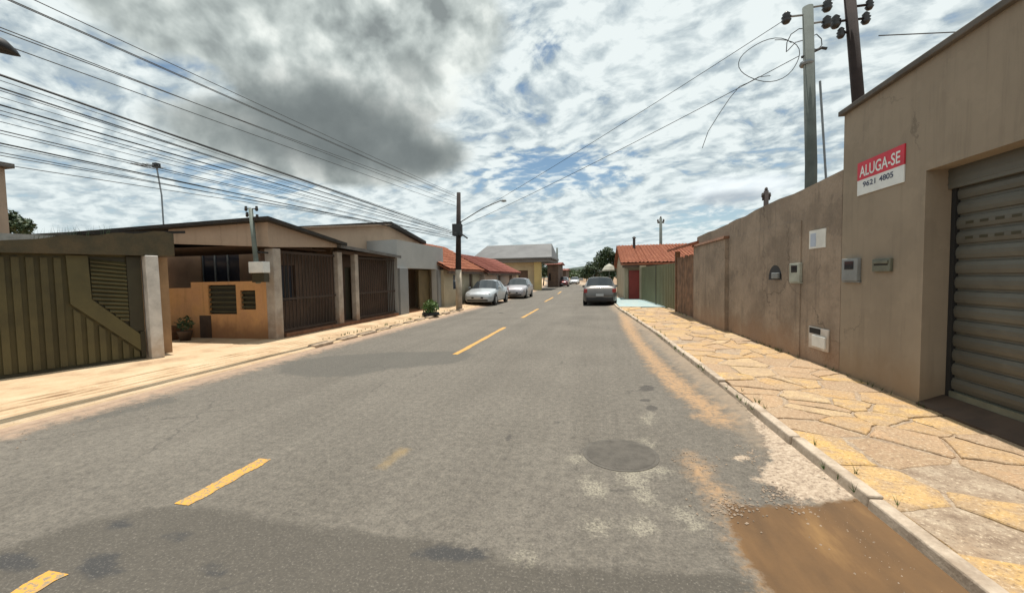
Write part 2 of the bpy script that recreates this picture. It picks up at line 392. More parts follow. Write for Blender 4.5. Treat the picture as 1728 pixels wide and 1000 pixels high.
# grit: pale and dark stones of the wearing course
base = t.mix(t.sstep(fine, .53, .70, 0, .45), base, (.27,.245,.21))
base = t.mix(t.sstep(fine, .48, .32, 0, .75), base, (.05,.046,.042))
ck = t.add('ShaderNodeTexVoronoi', feature='DISTANCE_TO_EDGE'); t.put(ck.inputs['Vector'], t.vm('ADD', p, t.vm('SCALE', t.noise(p, 2.2, 4, .6, col=True), sc_=.5))); ck.inputs['Scale'].default_value = .55
crk = t.m('MULTIPLY', t.sstep(ck.outputs[0], .0, .012, .55, 0), t.sstep(t.noise(p, .5, 2), .5, .6))
base = t.mix(crk, base, (.05,.045,.04))
dl = t.sstep(t.m('MULTIPLY_ADD', wob, 1.0, t.attr('edge')), .05, .6, .85, 0)
base = t.mix(dl, base, t.mix(mid, (.30,.19,.125), (.42,.31,.22)))
dr = t.sstep(t.m('MULTIPLY_ADD', wob, .7, t.attr('edger')), .0, .42, .75, 0)
base = t.mix(dr, base, t.mix(mid, (.20,.15,.105), (.34,.26,.18)))
base = t.mix(t.m('MULTIPLY', mask('sand', .20, .14, .85, .12), t.sstep(t.noise(p, 16, 6, .75), .34, .56, .25, 1)), base, t.mix(mid, (.44,.26,.12), (.33,.22,.13)))
base = t.mix(mask('crack', .05, .02, .75), base, (.075,.06,.048))
base = t.mix(mask('rubble', .10, .03, .9, .09), base, t.ramp(t.noise(p, 30, 4, .7), [(.32,(.17,.125,.09)),(.48,(.36,.28,.205)),(.68,(.50,.41,.315))]))
base = t.mix(t.m('MULTIPLY', mask('white', .15, .08, .42, .18), t.sstep(fine, .36, .58)), base, (.46,.42,.32))
mudf = mask('mud', .08, .03, .96, .05)
mps = t.add('ShaderNodeMapping'); t.put(mps.inputs[0], p); mps.inputs['Scale'].default_value = (3.2, .9, 1); mps.inputs['Rotation'].default_value = (0,0,R(12))
mudc = t.ramp(t.noise(mps.outputs[0], 1.0, 6, .6), [(.3,(.07,.036,.012)),(.55,(.125,.064,.021)),(.78,(.27,.15,.05))])
base = t.mix(mudf, base, mudc)
t.put(b.inputs['Base Color'], base)
t.put(b.inputs['Roughness'], t.m('MULTIPLY_ADD', mudf, -.08, .94))
hgt = t.m('ADD', t.m('MULTIPLY', fine, t.m('SUBTRACT', 1.0, t.m('MULTIPLY', mudf, .95))), t.m('MULTIPLY', mid, .5))
hgt = t.m('ADD', hgt, t.m('MULTIPLY', mask('rubble', .06, .05, 3.0), 1.0))
t.put(b.inputs['Normal'], t.bump(hgt, .5, .008))
me = bpy.data.meshes.new('road'); me.from_pydata(V.tolist(), [], fs); me.materials.append(rm)
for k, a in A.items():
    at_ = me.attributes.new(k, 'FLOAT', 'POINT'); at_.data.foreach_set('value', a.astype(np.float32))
road = bpy.data.objects.new('road', me); C.objects.link(road); tag(road, kind='structure')

ym, t, b = newmat('yellow_road_paint'); p = t.geo()
wr = t.m('MULTIPLY', t.sstep(t.noise(p, 38, 4, .7), .40, .54), t.sstep(t.noise(p, 7, 4, .6), .30, .46, .45, 1))
t.put(b.inputs['Base Color'], t.mix(wr, (.22,.18,.12), t.mix(t.noise(p, 6, 3), (.60,.27,.022), (.50,.29,.06))))
b.inputs['Roughness'].default_value = .8
t.put(b.inputs['Normal'], t.bump(t.noise(p, 95, 3, .7), .4, .006))
def dash(y0, y1, x=-2.92, w=.13):
    n = 14; pts = []
    xs = lambda y: x+(interp(KL, y)+interp(KR, y)+6.5-1.8)*.35*(y > 20)
    L_ = [(xs(y)-w/2+random.uniform(-.012,.012), y) for y in np.linspace(y0, y1, n)]
    R_ = [(xs(y)+w/2+random.uniform(-.012,.012), y) for y in np.linspace(y1, y0, n)]
    q = L_+R_
    MB().add([(a, b_, .004) for a, b_ in q], [tuple(range(len(q)))]).build('lane_dash', ym, road)
yx = float(np.mean([G(370,812)[0], G(813,575)[0]]))
for (x0, y0), (x1, y1) in (((295,850),(445,774)), ((774,598),(852,552)), ((886,536),(912,521))):
    dash(G(x0,y0)[1], G(x1,y1)[1], yx)
dash(.9, G(95,965)[1], yx); dash(25.5, 31, yx); dash(37, 43, yx)

# kerb and pavement on the right
def stone_mat(name, stones):
    m, t, b = newmat(name); p = t.geo(); n5 = t.noise(p, 6, 6, .7); n30 = t.noise(p, 42, 5, .75); n1 = t.noise(p, 1.1, 5, .65)
    if stones:
        c = t.ramp(t.attr('tone'), [(0,(.46,.285,.12)),(.2,(.52,.33,.12)),(.38,(.41,.265,.15)),(.55,(.50,.325,.14)),(.72,(.34,.225,.135)),(.88,(.50,.36,.20))], 'CONSTANT')
        c = t.mix(t.sstep(n5, .38, .60, 0, .85), c, (.35,.245,.15))
    else:
        c = t.ramp(n5, [(.3,(.20,.14,.095)),(.5,(.31,.235,.165)),(.7,(.42,.34,.25))])
    c = t.mix(t.sstep(n1, .48, .62, 0, .5), c, (.38,.265,.165))
    c = t.mix(t.sstep(n30, .54, .66, 0, .65), c, (.66,.55,.40)); c = t.mix(t.sstep(n30, .47, .34, 0, .8), c, (.15,.105,.07))
    t.put(b.inputs['Base Color'], c); b.inputs['Roughness'].default_value = .92
    t.put(b.inputs['Normal'], t.bump(t.m('ADD', n30, t.m('MULTIPLY', n5, 1.2)), .7, .015)); return m
pm = stone_mat('mortar_bed', False); sm_ = stone_mat('sandstone_slab', True)
WRp = [(WR0[0][0]+.0, -8.0)]+[(w[0], w[1]) for w in WR0[:3]]+[(WR0[3][0], WR0[3][1]), (WR0[4][0], WR0[4][1]), (WR0[5][0], WR0[5][1]), (1.2,45),(-1,70),(-5,110),(-17,200)]
ys = sorted(set(list(np.arange(-8, 30, .5))+[30,35,40,50,60,70,90,110,150,200]))
vs = []; 
for y in ys:
    a, c_ = interp(KR, y)+.10, interp(WRp, y)+.35
    for i in range(7): vs.append((a+(c_-a)*i/6, y, .105+random.uniform(-.006,.006)))
fq = [(j*7+i, j*7+i+1, (j+1)*7+i+1, (j+1)*7+i) for j in range(len(ys)-1) for i in range(6)]
tag(MB().add(vs, fq).build('pavement', pm, smooth=True), kind='structure')

def voronoi_cells(seeds, box):
    out = []
    for i, sd_ in enumerate(seeds):
        poly = [np.array(q, float) for q in ((box[0],box[2]),(box[1],box[2]),(box[1],box[3]),(box[0],box[3]))]
        dd = np.linalg.norm(seeds-sd_, axis=1)
        for j in np.argsort(dd)[1:18]:
            n_ = seeds[j]-sd_; mpt = (seeds[j]+sd_)/2; new = []
            for k in range(len(poly)):
                a, b_ = poly[k], poly[(k+1) % len(poly)]; da, db = (a-mpt)@n_, (b_-mpt)@n_
                if da <= 0: new.append(a)
                if da*db < 0: new.append(a+(b_-a)*da/(da-db))
            poly = new
            if len(poly) < 3: break
        if len(poly) >= 3: out.append((sd_, poly))
    return out
seeds = []
yy = .6
while yy < 27:
    x0_, x1_ = interp(KR, yy)+.14, interp(WRp, yy); n_ = 4 if x1_-x0_ > 1.5 else 3
    for k in range(n_): seeds.append((x0_+(x1_-x0_)*(k+.5+rng.uniform(-.42,.42))/n_, yy+rng.uniform(-.3,.3)))
    yy += rng.uniform(.30,.60)
seeds = np.array(seeds); vs, fq, tones = [], [], []
gapc = [G(1560,775,.12)[:2], G(1455,738,.12)[:2], G(1665,885,.12)[:2]]
for sd_, poly in voronoi_cells(seeds, (-.5, 5.0, .3, 27.5)):
    if 19.4 < sd_[1]: continue
    if min(np.linalg.norm(sd_-g_) for g_ in gapc) < .13 or rng.random() < .05: continue
    c_ = sum(poly)/len(poly); q = []
    for k in range(len(poly)):
        a, b_ = poly[k], poly[(k+1) % len(poly)]; m_ = max(1, int(np.linalg.norm(b_-a)/.07))
        for i in range(m_): q.append(a+(b_-a)*i/m_)
    gap = rng.uniform(.005,.016); ins = []
    for p_ in q:
        d_ = c_-p_; L_ = np.linalg.norm(d_); p_ = p_+d_/max(L_,1e-6)*min(gap*1.6+rng.normal(0,.008), L_*.5)
        p_[0] = min(max(p_[0], interp(KR, p_[1])+.118), interp(WRp, p_[1])+.02); ins.append(p_)
    n_ = len(ins); z_ = .117+rng.uniform(-.005,.008); tx, ty_ = rng.normal(0,.007,2); base_ = len(vs); tone = rng.random()
    for sc_, dz in ((1.0,-.03),(1.0,-.008),(.965,.0)):
        for p_ in ins:
            w_2 = c_+(p_-c_)*sc_; vs.append((w_2[0], w_2[1], z_+dz+(w_2[0]-c_[0])*tx+(w_2[1]-c_[1])*ty_))
    for r_ in (0, 1):
        for k in range(n_): fq.append((base_+r_*n_+k, base_+r_*n_+(k+1)%n_, base_+(r_+1)*n_+(k+1)%n_, base_+(r_+1)*n_+k))
    fq.append(tuple(base_+2*n_+k for k in range(n_))); tones += [tone]*(3*n_)
so_ = MB().add(vs, fq).build('flagstones', sm_)
at_ = so_.data.attributes.new('tone', 'FLOAT', 'POINT'); at_.data.foreach_set('value', np.array(tones, np.float32)); tag(so_, kind='structure')

km = mat('kerb_concrete', (.46,.38,.295), .95, .35, 5, .25, .6, col2=(.29,.225,.165))
mb = MB(); y = -8.0
while y < 150:
    L_ = 1.0 if y < 40 else 5.0
    y2 = y+L_-.012; j = random.uniform(-.008,.008); h = .125+random.uniform(-.006,.012)
    a0, a1 = interp(KR, y)+j, interp(KR, y2)+j
    if 4.9 < y < 5.4: h -= .03
    mb.add([(a0-.0,y,-.02),(a0+.105,y,-.02),(a1+.105,y2,-.02),(a1,y2,-.02),(a0+.015,y,h),(a0+.105,y,h+.004),(a1+.105,y2,h+.004),(a1+.015,y2,h)],
           [(0,3,2,1),(4,5,6,7),(0,1,5,4),(1,2,6,5),(2,3,7,6),(3,0,4,7)]); y += L_
tag(mb.build('kerb', km, bevel=.012), kind='structure')
# pale teal painted stretch of pavement by the green gate
tm = mat('teal_paint', (.25,.36,.38), .85, .2, 3, .12, .2, col2=(.36,.40,.37))
q = [G(1045,505,.13), G(1085,501,.13), G(1118,523,.13), G(1060,527,.13)]
q = [(interp(KR,21)+.16,19.6,.132),(3.2,19.2,.132),(2.65,26.8,.132),(interp(KR,27)+.16,27.5,.132)]
tag(MB().add(q, [(0,1,2,3)]).build('painted_pavement', tm), kind='structure')

# left pavement with lowered, grooved edge
lm, t, b = newmat('worn_concrete'); p = t.geo()
n = t.noise(p, 1.3, 6, .65); n2 = t.noise(p, 26, 5, .7); sx = t.add('ShaderNodeSeparateXYZ'); t.put(sx.inputs[0], p)
c = t.ramp(n, [(.28,(.30,.19,.11)),(.46,(.47,.335,.205)),(.7,(.56,.43,.285))])
far = t.sstep(t.m('MULTIPLY_ADD', n, 3.0, sx.outputs[1]), 12.0, 13.5)
strip = t.sstep(t.m('MULTIPLY_ADD', n, .5, sx.outputs[0]), KLx-1.35, KLx-1.1, 1, 0)
c = t.mix(t.m('MULTIPLY', t.m('MULTIPLY', far, strip), t.sstep(sx.outputs[1], 18.6, 18.0)), c, t.mix(n2, (.22,.085,.03), (.36,.17,.075)))
c = t.mix(t.sstep(n2, .55, .75, 0, .4), c, (.62,.51,.37)); c = t.mix(t.sstep(n2, .42, .25, 0, .5), c, (.20,.13,.08))
t.put(b.inputs['Base Color'], c); b.inputs['Roughness'].default_value = .95
t.put(b.inputs['Normal'], t.bump(t.m('ADD', n2, n), .5, .015))
prof = [(-14.0,.12),(-2.6,.12),(-1.02,.12),(-.95,.118)]
for k in range(6): x = -.9+k*.13; zz = .115-.075*k/6; prof += [(x,zz),(x+.02,zz-.022),(x+.05,zz-.022),(x+.07,zz-.008)]
prof += [(-.12,.05),(-.02,.045),(.03,-.02)]
ys = list(np.arange(-8, 24, .4))+[24,28,32,40,50,60,70,90,110,150,200]
vs = [(interp(KL,y)+a+random.uniform(-.008,.008), y, z+random.uniform(-.003,.003)) for y in ys for a, z in prof]; n_ = len(prof)
fq = [(j*n_+i, j*n_+i+1, (j+1)*n_+i+1, (j+1)*n_+i) for j in range(len(ys)-1) for i in range(n_-1)]
tag(MB().add(vs, fq).build('pavement', lm), kind='structure')
# rough kerb stones along the left side further on, with gaps between
mb = MB(); y = 8.2
km2 = mat('kerb_stone', (.40,.30,.21), .95, .35, 6, .25, .6)
while y < 19:
    L_ = random.uniform(.55,.8); mb.box(KLx-.22, KLx-.02+random.uniform(-.03,.03), y, y+L_, .0, .095+random.uniform(-.02,.02)); y += L_+random.uniform(.2,.45)
tag(mb.build('kerb', km2, bevel=.03), kind='structure')

gq = mat('gravel', (.36,.28,.21), .95, .45, 30, .2, .3)
mb = MB()
def pebble(x, y, z, r):
    o_ = rng.uniform(.6,1.2,6)*r
    mb.add([(x+o_[0],y,z),(x-o_[1],y,z),(x,y+o_[2],z),(x,y-o_[3],z),(x,y,z+o_[4]*.7),(x,y,z-o_[5]*.5)], [(0,2,4),(2,1,4),(1,3,4),(3,0,4),(2,0,5),(1,2,5),(3,1,5),(0,3,5)])
for _ in range(900):
    y_ = 1.5+abs(rng.normal(0,4.5)); x_ = interp(KR,y_)-.03-abs(rng.normal(0,.16)); pebble(x_, y_, .04*max(0,1-(interp(KR,y_)-x_)/.3), rng.uniform(.004,.013))
for px_, py_, n_, sp_ in ((1290,770,160,.10),(1330,838,170,.09),(1235,858,120,.10),(1400,852,120,.09),(1280,720,80,.08),(1170,780,40,.12)):
    c_ = G(px_, py_)
    for _ in range(n_): pebble(c_[0]+rng.normal(0,sp_), c_[1]+rng.normal(0,sp_), .004, rng.uniform(.004,.014))
for _ in range(500):
    y_ = rng.uniform(1.5,14); pebble(KLx+.1+abs(rng.normal(0,.3)), y_, .004, rng.uniform(.005,.014))
tag(mb.build('gravel', gq), kind='stuff')
mb = MB()
for _ in range(260):
    k = rng.integers(0, 3)
    if k == 0: y_ = rng.uniform(5.2, 19); x_ = interp(WRp, y_)-.02
    elif k == 1: y_ = rng.uniform(2, 19); x_ = interp(KR, y_)+rng.choice([-.015,.14])
    else: y_ = rng.uniform(8.5, 20); x_ = KLx-.2-rng.uniform(0,.15)
    if rng.random() < .5: y_ = round(y_/1.7)*1.7+rng.normal(0,.07)
    for __ in range(5):
        h_ = rng.uniform(.02,.085); a_ = rng.uniform(0,6.28); l_ = rng.uniform(.01,.05)
        mb.add([(x_-.004,y_,.11),(x_+.004,y_+.004,.11),(x_+l_*math.cos(a_),y_+l_*math.sin(a_),.12+h_)], [(0,1,2)])
tag(mb.build('weeds', m_leaf3), kind='stuff')

# ------------------------------------------------------------------ right: shop building with roller door
F1 = F(WR0[0]+np.array([0,-8,0])*1.0, WR0[1], 'R')
F1 = F((WR0[0][0]-.02, -3.0), (WR0[1][0], WR0[1][1]), 'R')
sE = F1.L; sD = F1.S(1557, 480); zH = F1.Z(1557, 290)
zT = (F1.Z(1403, 209)+F1.Z(1640, 55))/2
zHd = zH
dn = 0.6                                            # near side of the doorway (behind the picture's edge)
bl = thing('shop_building', 'tan rendered shop with flat parapet, wide roller door and letting sign', 'building', F1.P(sE, 0.12))
mb = MB().wall(F1, 0, sE, 0.0, zT, -.30, 0, holes=[(sD-3.6, sD, .0, zHd)])
mb.fbox(F1, 0, sE, 0.0, zT-.35, -6, -.55)
mb.build('wall', m_wall_tan, bl)
mb = MB().fbox(F1, -.05, sE+.05, zT, zT+.07, -.36, .06); mb.build('coping', m_coping, bl, bevel=.01)
# header box over the shutter
hz = F1.Z(1585, 325, -.24)
dr = MB().fbox(F1, sD-3.6, sD, hz, zHd, -.30, -.20)
for k in range(3): dr.fbox(F1, sD-3.6, sD, hz+.04+k*(zHd-hz)/3, hz+.055+k*(zHd-hz)/3, -.20, -.195)
dro = dr.build('shutter_box', m_shutter_box, bl)
# corrugated curtain
zb = .30; pitch = .155; prof = []
z = zb
while z < hz-.01:
    prof += [(z,-.272),(z+.014,-.272),(z+.022,-.252),(z+.06,-.243),(z+.10,-.243),(z+.138,-.256),(z+.146,-.272)]; z += pitch
prof = [(min(a, hz-.003), d) for a, d in prof]
vs = [F1.P(a, zz, d) for a in (sD-3.58, sD-.02) for zz, d in prof]; n_ = len(prof)
cur = MB().add(vs, [(i, i+1, n_+i+1, n_+i) for i in range(n_-1)]).build('roller_door', m_shutter, bl, smooth=False)
row0 = int((F1.Z(1640,392,-.24)-zb)/pitch)
for row in (row0, row0+1):
    zz = zb+row*pitch+.06
    for k in range(9): MB().fbox(F1, sD-.26-k*.16, sD-.17-k*.16, zz, zz+.028, -.246, -.2418).build('slot', m_gate_dark, cur)
MB().fbox(F1, sD-.06, sD-.004, .235, hz, -.30, -.232).build('guide_rail', m_black, bl)
MB().fbox(F1, sD-3.58, sD-.06, .235, .30, -.29, -.225).build('bottom_bar', m_box_green, cur)
th = [F1.P(sD-3.62, .0, z) for z in (0,)]
MB().add([F1.P(a, z, d) for a in (sD-3.6, sD-.0) for z, d in ((.0,-.3),(.235,-.3),(.235,-.21),(.14,.03),(.0,.03))],
         [(0,1,2,3,4),(9,8,7,6,5),(0,5,6,1),(1,6,7,2),(2,7,8,3),(3,8,9,4),(4,9,5,0)]).build('threshold', m_tile_brown, bl)

def text_mesh(s, size, F_, s0, s1, z0, z1, d, m, name, parent):
    cu = bpy.data.curves.new('t', 'FONT'); cu.body = s; cu.extrude = .0; cu.offset = .018
    o = bpy.data.objects.new('t', cu); C.objects.link(o)
    bpy.context.view_layer.update()
    me = bpy.data.meshes.new_from_object(o.evaluated_get(bpy.context.evaluated_depsgraph_get()))
    bpy.data.objects.remove(o)
    co = np.array([v.co[:] for v in me.vertices]); lo, hi = co.min(0), co.max(0); fcs = [tuple(p.vertices) for p in me.polygons]
    # reads left to right as seen from the street: on a right-hand facade the far end is the left one
    vv = [F_.P(s0+(s1-s0)*(x-lo[0])/(hi[0]-lo[0]), z0+(z1-z0)*(y-lo[1])/(hi[1]-lo[1]), d) for x, y, _ in co]
    return MB().add(vv, fcs).build(name, m, parent)
sL = F1.S(1449, 300); sR = F1.S(1528, 290); zT1 = F1.Z(1528,248); zB1 = F1.Z(1528,310); zt2 = F1.Z(1449,272); zb2 = F1.Z(1449,328)
zt, zb_ = (zT1+zt2)/2, (zB1+zb2)/2
zm = zt-(zt-zb_)*.54
sg = thing('letting_sign', 'red and white ALUGA-SE letting sign fixed high on the tan shop wall', 'sign', F1.P((sL+sR)/2, zb_))
MB().fbox(F1, sR, sL, zb_, zm, .002, .014).build('lower_panel', m_signwhite, sg)
MB().fbox(F1, sR, sL, zm, zt, .002, .016).build('upper_panel', m_red, sg)
w_ = sR-sL
text_mesh('ALUGA-SE', 1, F1, sL+w_*.06, sL+w_*.93, zm+.035, zt-.055, .0185, m_signwhite, 'lettering', sg)
text_mesh('9621', 1, F1, sL+w_*.14, sL+w_*.43, zb_+.095, zm-.035, .0165, m_signblue, 'phone_number', sg)
text_mesh('4805', 1, F1, sL+w_*.51, sL+w_*.80, zb_+.095, zm-.035, .0165, m_signblue, 'phone_number', sg)

def meter(F_, x0, y0, x1, y1, name, label, cat, mbody, kind):
    s0, z1 = F_.px(x0, y0); s1, z0 = F_.px(x1, y1)
    z1 = F_.Z((x0+x1)/2, y0); z0 = F_.Z((x0+x1)/2, y1); a, b_ = min(s0,s1), max(s0,s1); w = b_-a; h = z1-z0
    o = thing(name, label, cat, F_.P((a+b_)/2, z0))
    if kind == 'window':
        MB().fbox(F_, a, b_, z0, z1, .001, .05).build('case', mbody, o, bevel=.008)
        MB().fbox(F_, a+w*.22, b_-w*.22, z0+h*.52, z1-h*.12, .05, .056).build('viewing_window', m_glass, o)
        MB().fbox(F_, a-.015, b_+.015, z0-.02, z0-.004, .001, .03).build('sill', mbody, o)
    elif kind == 'slot':
        MB().fbox(F_, a, b_, z0, z1, .001, .035).build('case', mbody, o, bevel=.006)
        MB().fbox(F_, a+w*.08, b_-w*.08, z0+h*.62, z1-h*.14, .035, .05).build('flap', mbody, o, bevel=.004)
        MB().fbox(F_, a+w*.12, b_-w*.12, z0+h*.48, z0+h*.60, .035, .038).build('slot', m_black, o)
    elif kind == 'arch':
        n = 12; pts = [(a, z0), (b_, z0)]+[((a+b_)/2+w/2*math.cos(math.pi*k/n), z1-w/2+w/2*math.sin(math.pi*k/n)) for k in range(n+1)]
        MB().fpoly(F_, pts, .001, .02).build('surround', m_plastic, o)
        MB().fbox(F_, a+w*.12, b_-w*.42, z0+h*.1, z0+h*.48, .02, .07).build('meter_body', m_box_grey, o, bevel=.01)
    elif kind == 'open':
        MB().fbox(F_, a, b_, z0, z1, .001, .022).build('frame', m_white_dirty, o, bevel=.006)
        MB().fbox(F_, b_-w*.62, b_-w*.05, z1-h*.3, z1-h*.04, .022, .026).build('opening', m_black, o)
        MB().fbox(F_, a+w*.1, b_-w*.25, z0+h*.12, z1-h*.36, .022, .045).build('cover', m_white, o, bevel=.006)
    return o
meter(F1, 1427, 436, 1453, 474, 'meter_box', 'grey meter box with dark window on the tan shop wall', 'meter box', m_box_grey, 'window')
meter(F1, 1477, 436, 1507, 458, 'letter_box', 'flat olive letter box between meter box and roller door', 'letter box', m_box_green, 'slot')

# ------------------------------------------------------------------ right: rough garden wall
F2 = F(WR0[1], WR0[2], 'R'); sA = F2.S(1412, 480)
F2w0 = 0.01; s23 = F2.S(1230, 480); s24 = F2.S(1176, 480)
zt_n = F2.Z(1406, 293); zt_f = F2.Z(1230, 376.5); zt_e = F2.Z(1176, 401)
gw = thing('garden_wall', 'stained rough rendered garden wall beside the tan shop', 'wall', F2.P(2, .1))
def wtop(a): return float(np.interp(a, [0, s23, s24], [zt_n, zt_f, zt_e]))
cuts = list(np.linspace(.3, s24-.1, 14))
jit = {round(c_,4): random.uniform(-.02,.02) for c_ in cuts}
MB().wall(F2, .01, s24, 0, lambda a: wtop(a)+jit.get(round(a,4),0), -.2, 0, cuts=cuts+[s23]).build('wall', m_wall_rough, gw)
# lower rendered band, buttress joints
zl = F2.Z(1232, 391); zl2 = F2.Z(1340, 372)
MB().fbox(F2, F2.S(1352), s23-.03, 0, (zl+zl2)/2-.1, .0, .018).build('render_panel', m_wall_rough, gw)
zc = F2.Z(1180, 416); zc2 = F2.Z(1225, 404)
lw = MB().wall(F2, s23, s24+.02, 0, lambda a: float(np.interp(a, [s23, s24+.02],[zc2, zc])), .002, .10).build('front_wall', m_wall_rough, gw)
MB().add([F2.P(a, z_+dz, d) for a, z_ in ((s23-.02, zc2), (s24+.05, zc)) for dz, d in ((.003,-.0+.003),(.003,.15),(.07,.13),(.07,.003))],
   [(0,1,2,3),(7,6,5,4),(0,4,5,1),(1,5,6,2),(2,6,7,3),(3,7,4,0)]).build('coping', mat('clay_coping', (.22,.11,.065), .9, .35, 5, .2, .3), gw)
meter(F2, 1299, 447, 1321, 472, 'meter_niche', 'dark arched meter niche on the rough garden wall', 'meter', m_box_grey, 'arch')
meter(F2, 1337, 444, 1354, 476, 'meter_box', 'pale green meter box with black window on the rough garden wall', 'meter box', m_box_pale, 'window')
meter(F2, 1367, 553, 1400, 590, 'water_meter_box', 'broken white water meter box set low in the garden wall', 'meter box', m_white, 'open')
s0, z1 = F2.px(1367, 390); s1, z0 = F2.px(1394, 417); a, b_ = min(s0,s1), max(s0,s1)
pl = thing('wall_plaque', 'small pale plaque high on the garden wall near the shop corner', 'plaque', F2.P((a+b_)/2, z0))
MB().fbox(F2, a, b_, z0, z1, .001, .012).build('plate', m_white, pl)
MB().fbox(F2, a+(b_-a)*.56, a+(b_-a)*.9, z0+.03, z1-.05, .012, .016).build('panel', mat('pale_blue', (.42,.48,.58), .6, .1, 4, .05, 0), pl)

# ------------------------------------------------------------------ right: wooden gate, sage green gate, terracotta house
F3 = F(WR0[2], WR0[3], 'R'); g3 = thing('wooden_gate', 'weathered brown plank gate under a small tiled hood', 'gate', F3.P(F3.L/2, .1))
zt3 = F3.Z(1158, 432)
nP = 9
for k in range(nP):
    a = .05+k*(F3.L-.1)/nP; MB().fbox(F3, a, a+(F3.L-.1)/nP-.018, .14, zt3+random.uniform(-.05,.05), -.05, random.uniform(-.012,.004)).build('plank', m_wood, g3)
MB().fbox(F3, .0, F3.L, .5, .62, -.10, -.052).build('rail', m_wood, g3)
MB().fbox(F3, .0, F3.L, 1.6, 1.72, -.10, -.052).build('rail', m_wood, g3)
MB().fbox(F3, -.0, .14, 0, zt3+.25, -.14, .03).build('post', m_wood, g3)
MB().fbox(F3, F3.L-.14, F3.L, 0, zt3+.25, -.14, .03).build('post', m_wood, g3)
zr = zt3+.25
MB().add([F3.P(a, z_, d) for a in (-.15, F3.L+.1) for z_, d in ((zr+.002,.30),(zr+.09,.30),(zr+.30,-.5),(zr+.21,-.5))], [(0,1,2,3),(7,6,5,4),(0,4,5,1),(1,5,6,2),(2,6,7,3),(3,7,4,0)]).build('hood', m_tile, g3)

F4 = F(WR0[3], WR0[4], 'R'); g4 = thing('sage_gate', 'long sage green sheet metal gate beside a wooden gate', 'gate', F4.P(F4.L/2, .1))
zt4 = (F4.Z(1136, 437)+F4.Z(1085, 455))/2
MB().fbox(F4, .02, F4.L-.35, .16, zt4, -.06, -.03).build('sheet', m_green_gate, g4)
mb = MB()
for k in range(26): a = .1+k*(F4.L-.55)/26; mb.fbox(F4, a, a+.06, .17, zt4-.01, -.03, -.012)
mb.build('rib', m_green_gate, g4)
MB().fbox(F4, F4.L-.34, F4.L+.02, 0, zt4+.1, -.3, .03).build('post', m_cream, g4)
MB().fbox(F4, F4.L*.45, F4.L*.45+.12, .1, zt4+.03, -.03, .0).build('post', m_gate_dark, g4)

F5 = F(WR0[4], WR0[5], 'R')
F5.L = max(F5.L, 4)
h5 = thing('tiled_house', 'low cream house with terracotta tiled roof and red door', 'house', F5.P(2, .1))
zE = F5.Z(1062, 440)
MB().box(WR0[5][0]+.5, 12, 33, 33.3, 0, zE).build('back_wall', m_cream, h5)
# roof: eave over the street side, ridge further back, seen over the gates
e0, e1 = PY(1046, 437, 33), PY(1046, 414, 36)
yE, yR = 25.5, 31.5
zE2 = PY(1110, 443, yE)[2]; zR2 = PY(1110, 413, yR)[2]
xa = PY(1044, 430, 28)[0]; xb = 12.0
def slab(pts, th): return MB().prism(pts, (0,0,-th))
tile_grid(slab([(xa,yE,zE2),(xb,yE,zE2),(xb,yR,zR2),(xa,yR,zR2)], .1), (xa,yE,zE2),(xb,yE,zE2),(xb,yR,zR2),(xa,yR,zR2)).build('roof', m_tile, h5)
slab([(xa,yR+.003,zR2),(xb,yR+.003,zR2),(xb,yR+6,zE2),(xa,yR+6,zE2)], .1).build('roof', m_tile, h5)
MB().add([(xa+.25,yE+.4,0),(xa+.25,yR+5.5,0),(xa+.25,yR+5.5,zE2-.05),(xa+.25,yR,zR2-.12),(xa+.25,yE+.4,zE2-.05),(xa+.45,yE+.4,0),(xa+.45,yR+5.5,0),(xa+.45,yR+5.5,zE2-.05),(xa+.45,yR,zR2-.12),(xa+.45,yE+.4,zE2-.05)],
   [(0,1,2,3,4),(9,8,7,6,5),(0,4,9,5),(0,5,6,1),(1,6,7,2),(2,7,8,3),(3,8,9,4)]).build('gable_wall', m_cream, h5)
MB().box(xa+.46, xb, yE+.5, yE+.7, 0, zE2-.12).build('front_wall', m_cream, h5)
d0_, d1_ = PY(1046,462,yE+.45), PY(1059,499,yE+.45)
MB().box(xa+.5, xa+1.2, yE+.44, yE+.497, .12, 1.9).build('door', m_red_door, h5)
MB().box(xa+.1, xb, yE+.05, yE+.12, zE2-.26, zE2-.112).build('fascia_board', m_porch, h5)

# ------------------------------------------------------------------ utility poles and cables on the right
def insulator(mb, p, r=.07, h=.2):
    return mb.lathe((p[0],p[1],p[2]), [(.02,-h*.5),(r*.6,-h*.45),(r,-h*.2),(r*.65,-h*.1),(r,h*.05),(r*.65,h*.18),(r*.8,h*.3),(.025,h*.5)], 10)
pg = PY(1370, 300, 10.2); ptop = PY(1363, 12, 10.2)
gp1 = thing('utility_pole', 'tall grey green concrete utility pole behind the garden wall', 'utility pole', (pg[0], pg[1], 0))
MB().tube([(pg[0],pg[1],-.05), (pg[0]-.02,pg[1],4), (ptop[0],pg[1],ptop[2])], (.125), 12, .10).build('pole', m_pole, gp1, smooth=True)
zp = ptop[2]
for dx, dz in ((-.42,-.16),(.36,-.02),(.36,-.36)):
    MB().tube([(ptop[0],pg[1],zp+dz),(ptop[0]+dx,pg[1]-.02,zp+dz)], .022, 6).build('bracket', m_steel, gp1)
    insulator(MB(), (ptop[0]+dx, pg[1]-.02, zp+dz-.02), .10, .26).build('insulator', m_ceramic, gp1, smooth=True)
MB().tube([(ptop[0]-.1,pg[1],zp-1.05),(ptop[0]+.28,pg[1],zp-.9),(ptop[0]+.38,pg[1],zp-.93)], .03, 6).build('bracket', m_cable, gp1)
MB().lathe((ptop[0],pg[1],zp-1.2), [(.125,-.04),(.14,0),(.125,.04)], 12).build('clamp', m_steel, gp1)
cx = pg[0]+.33
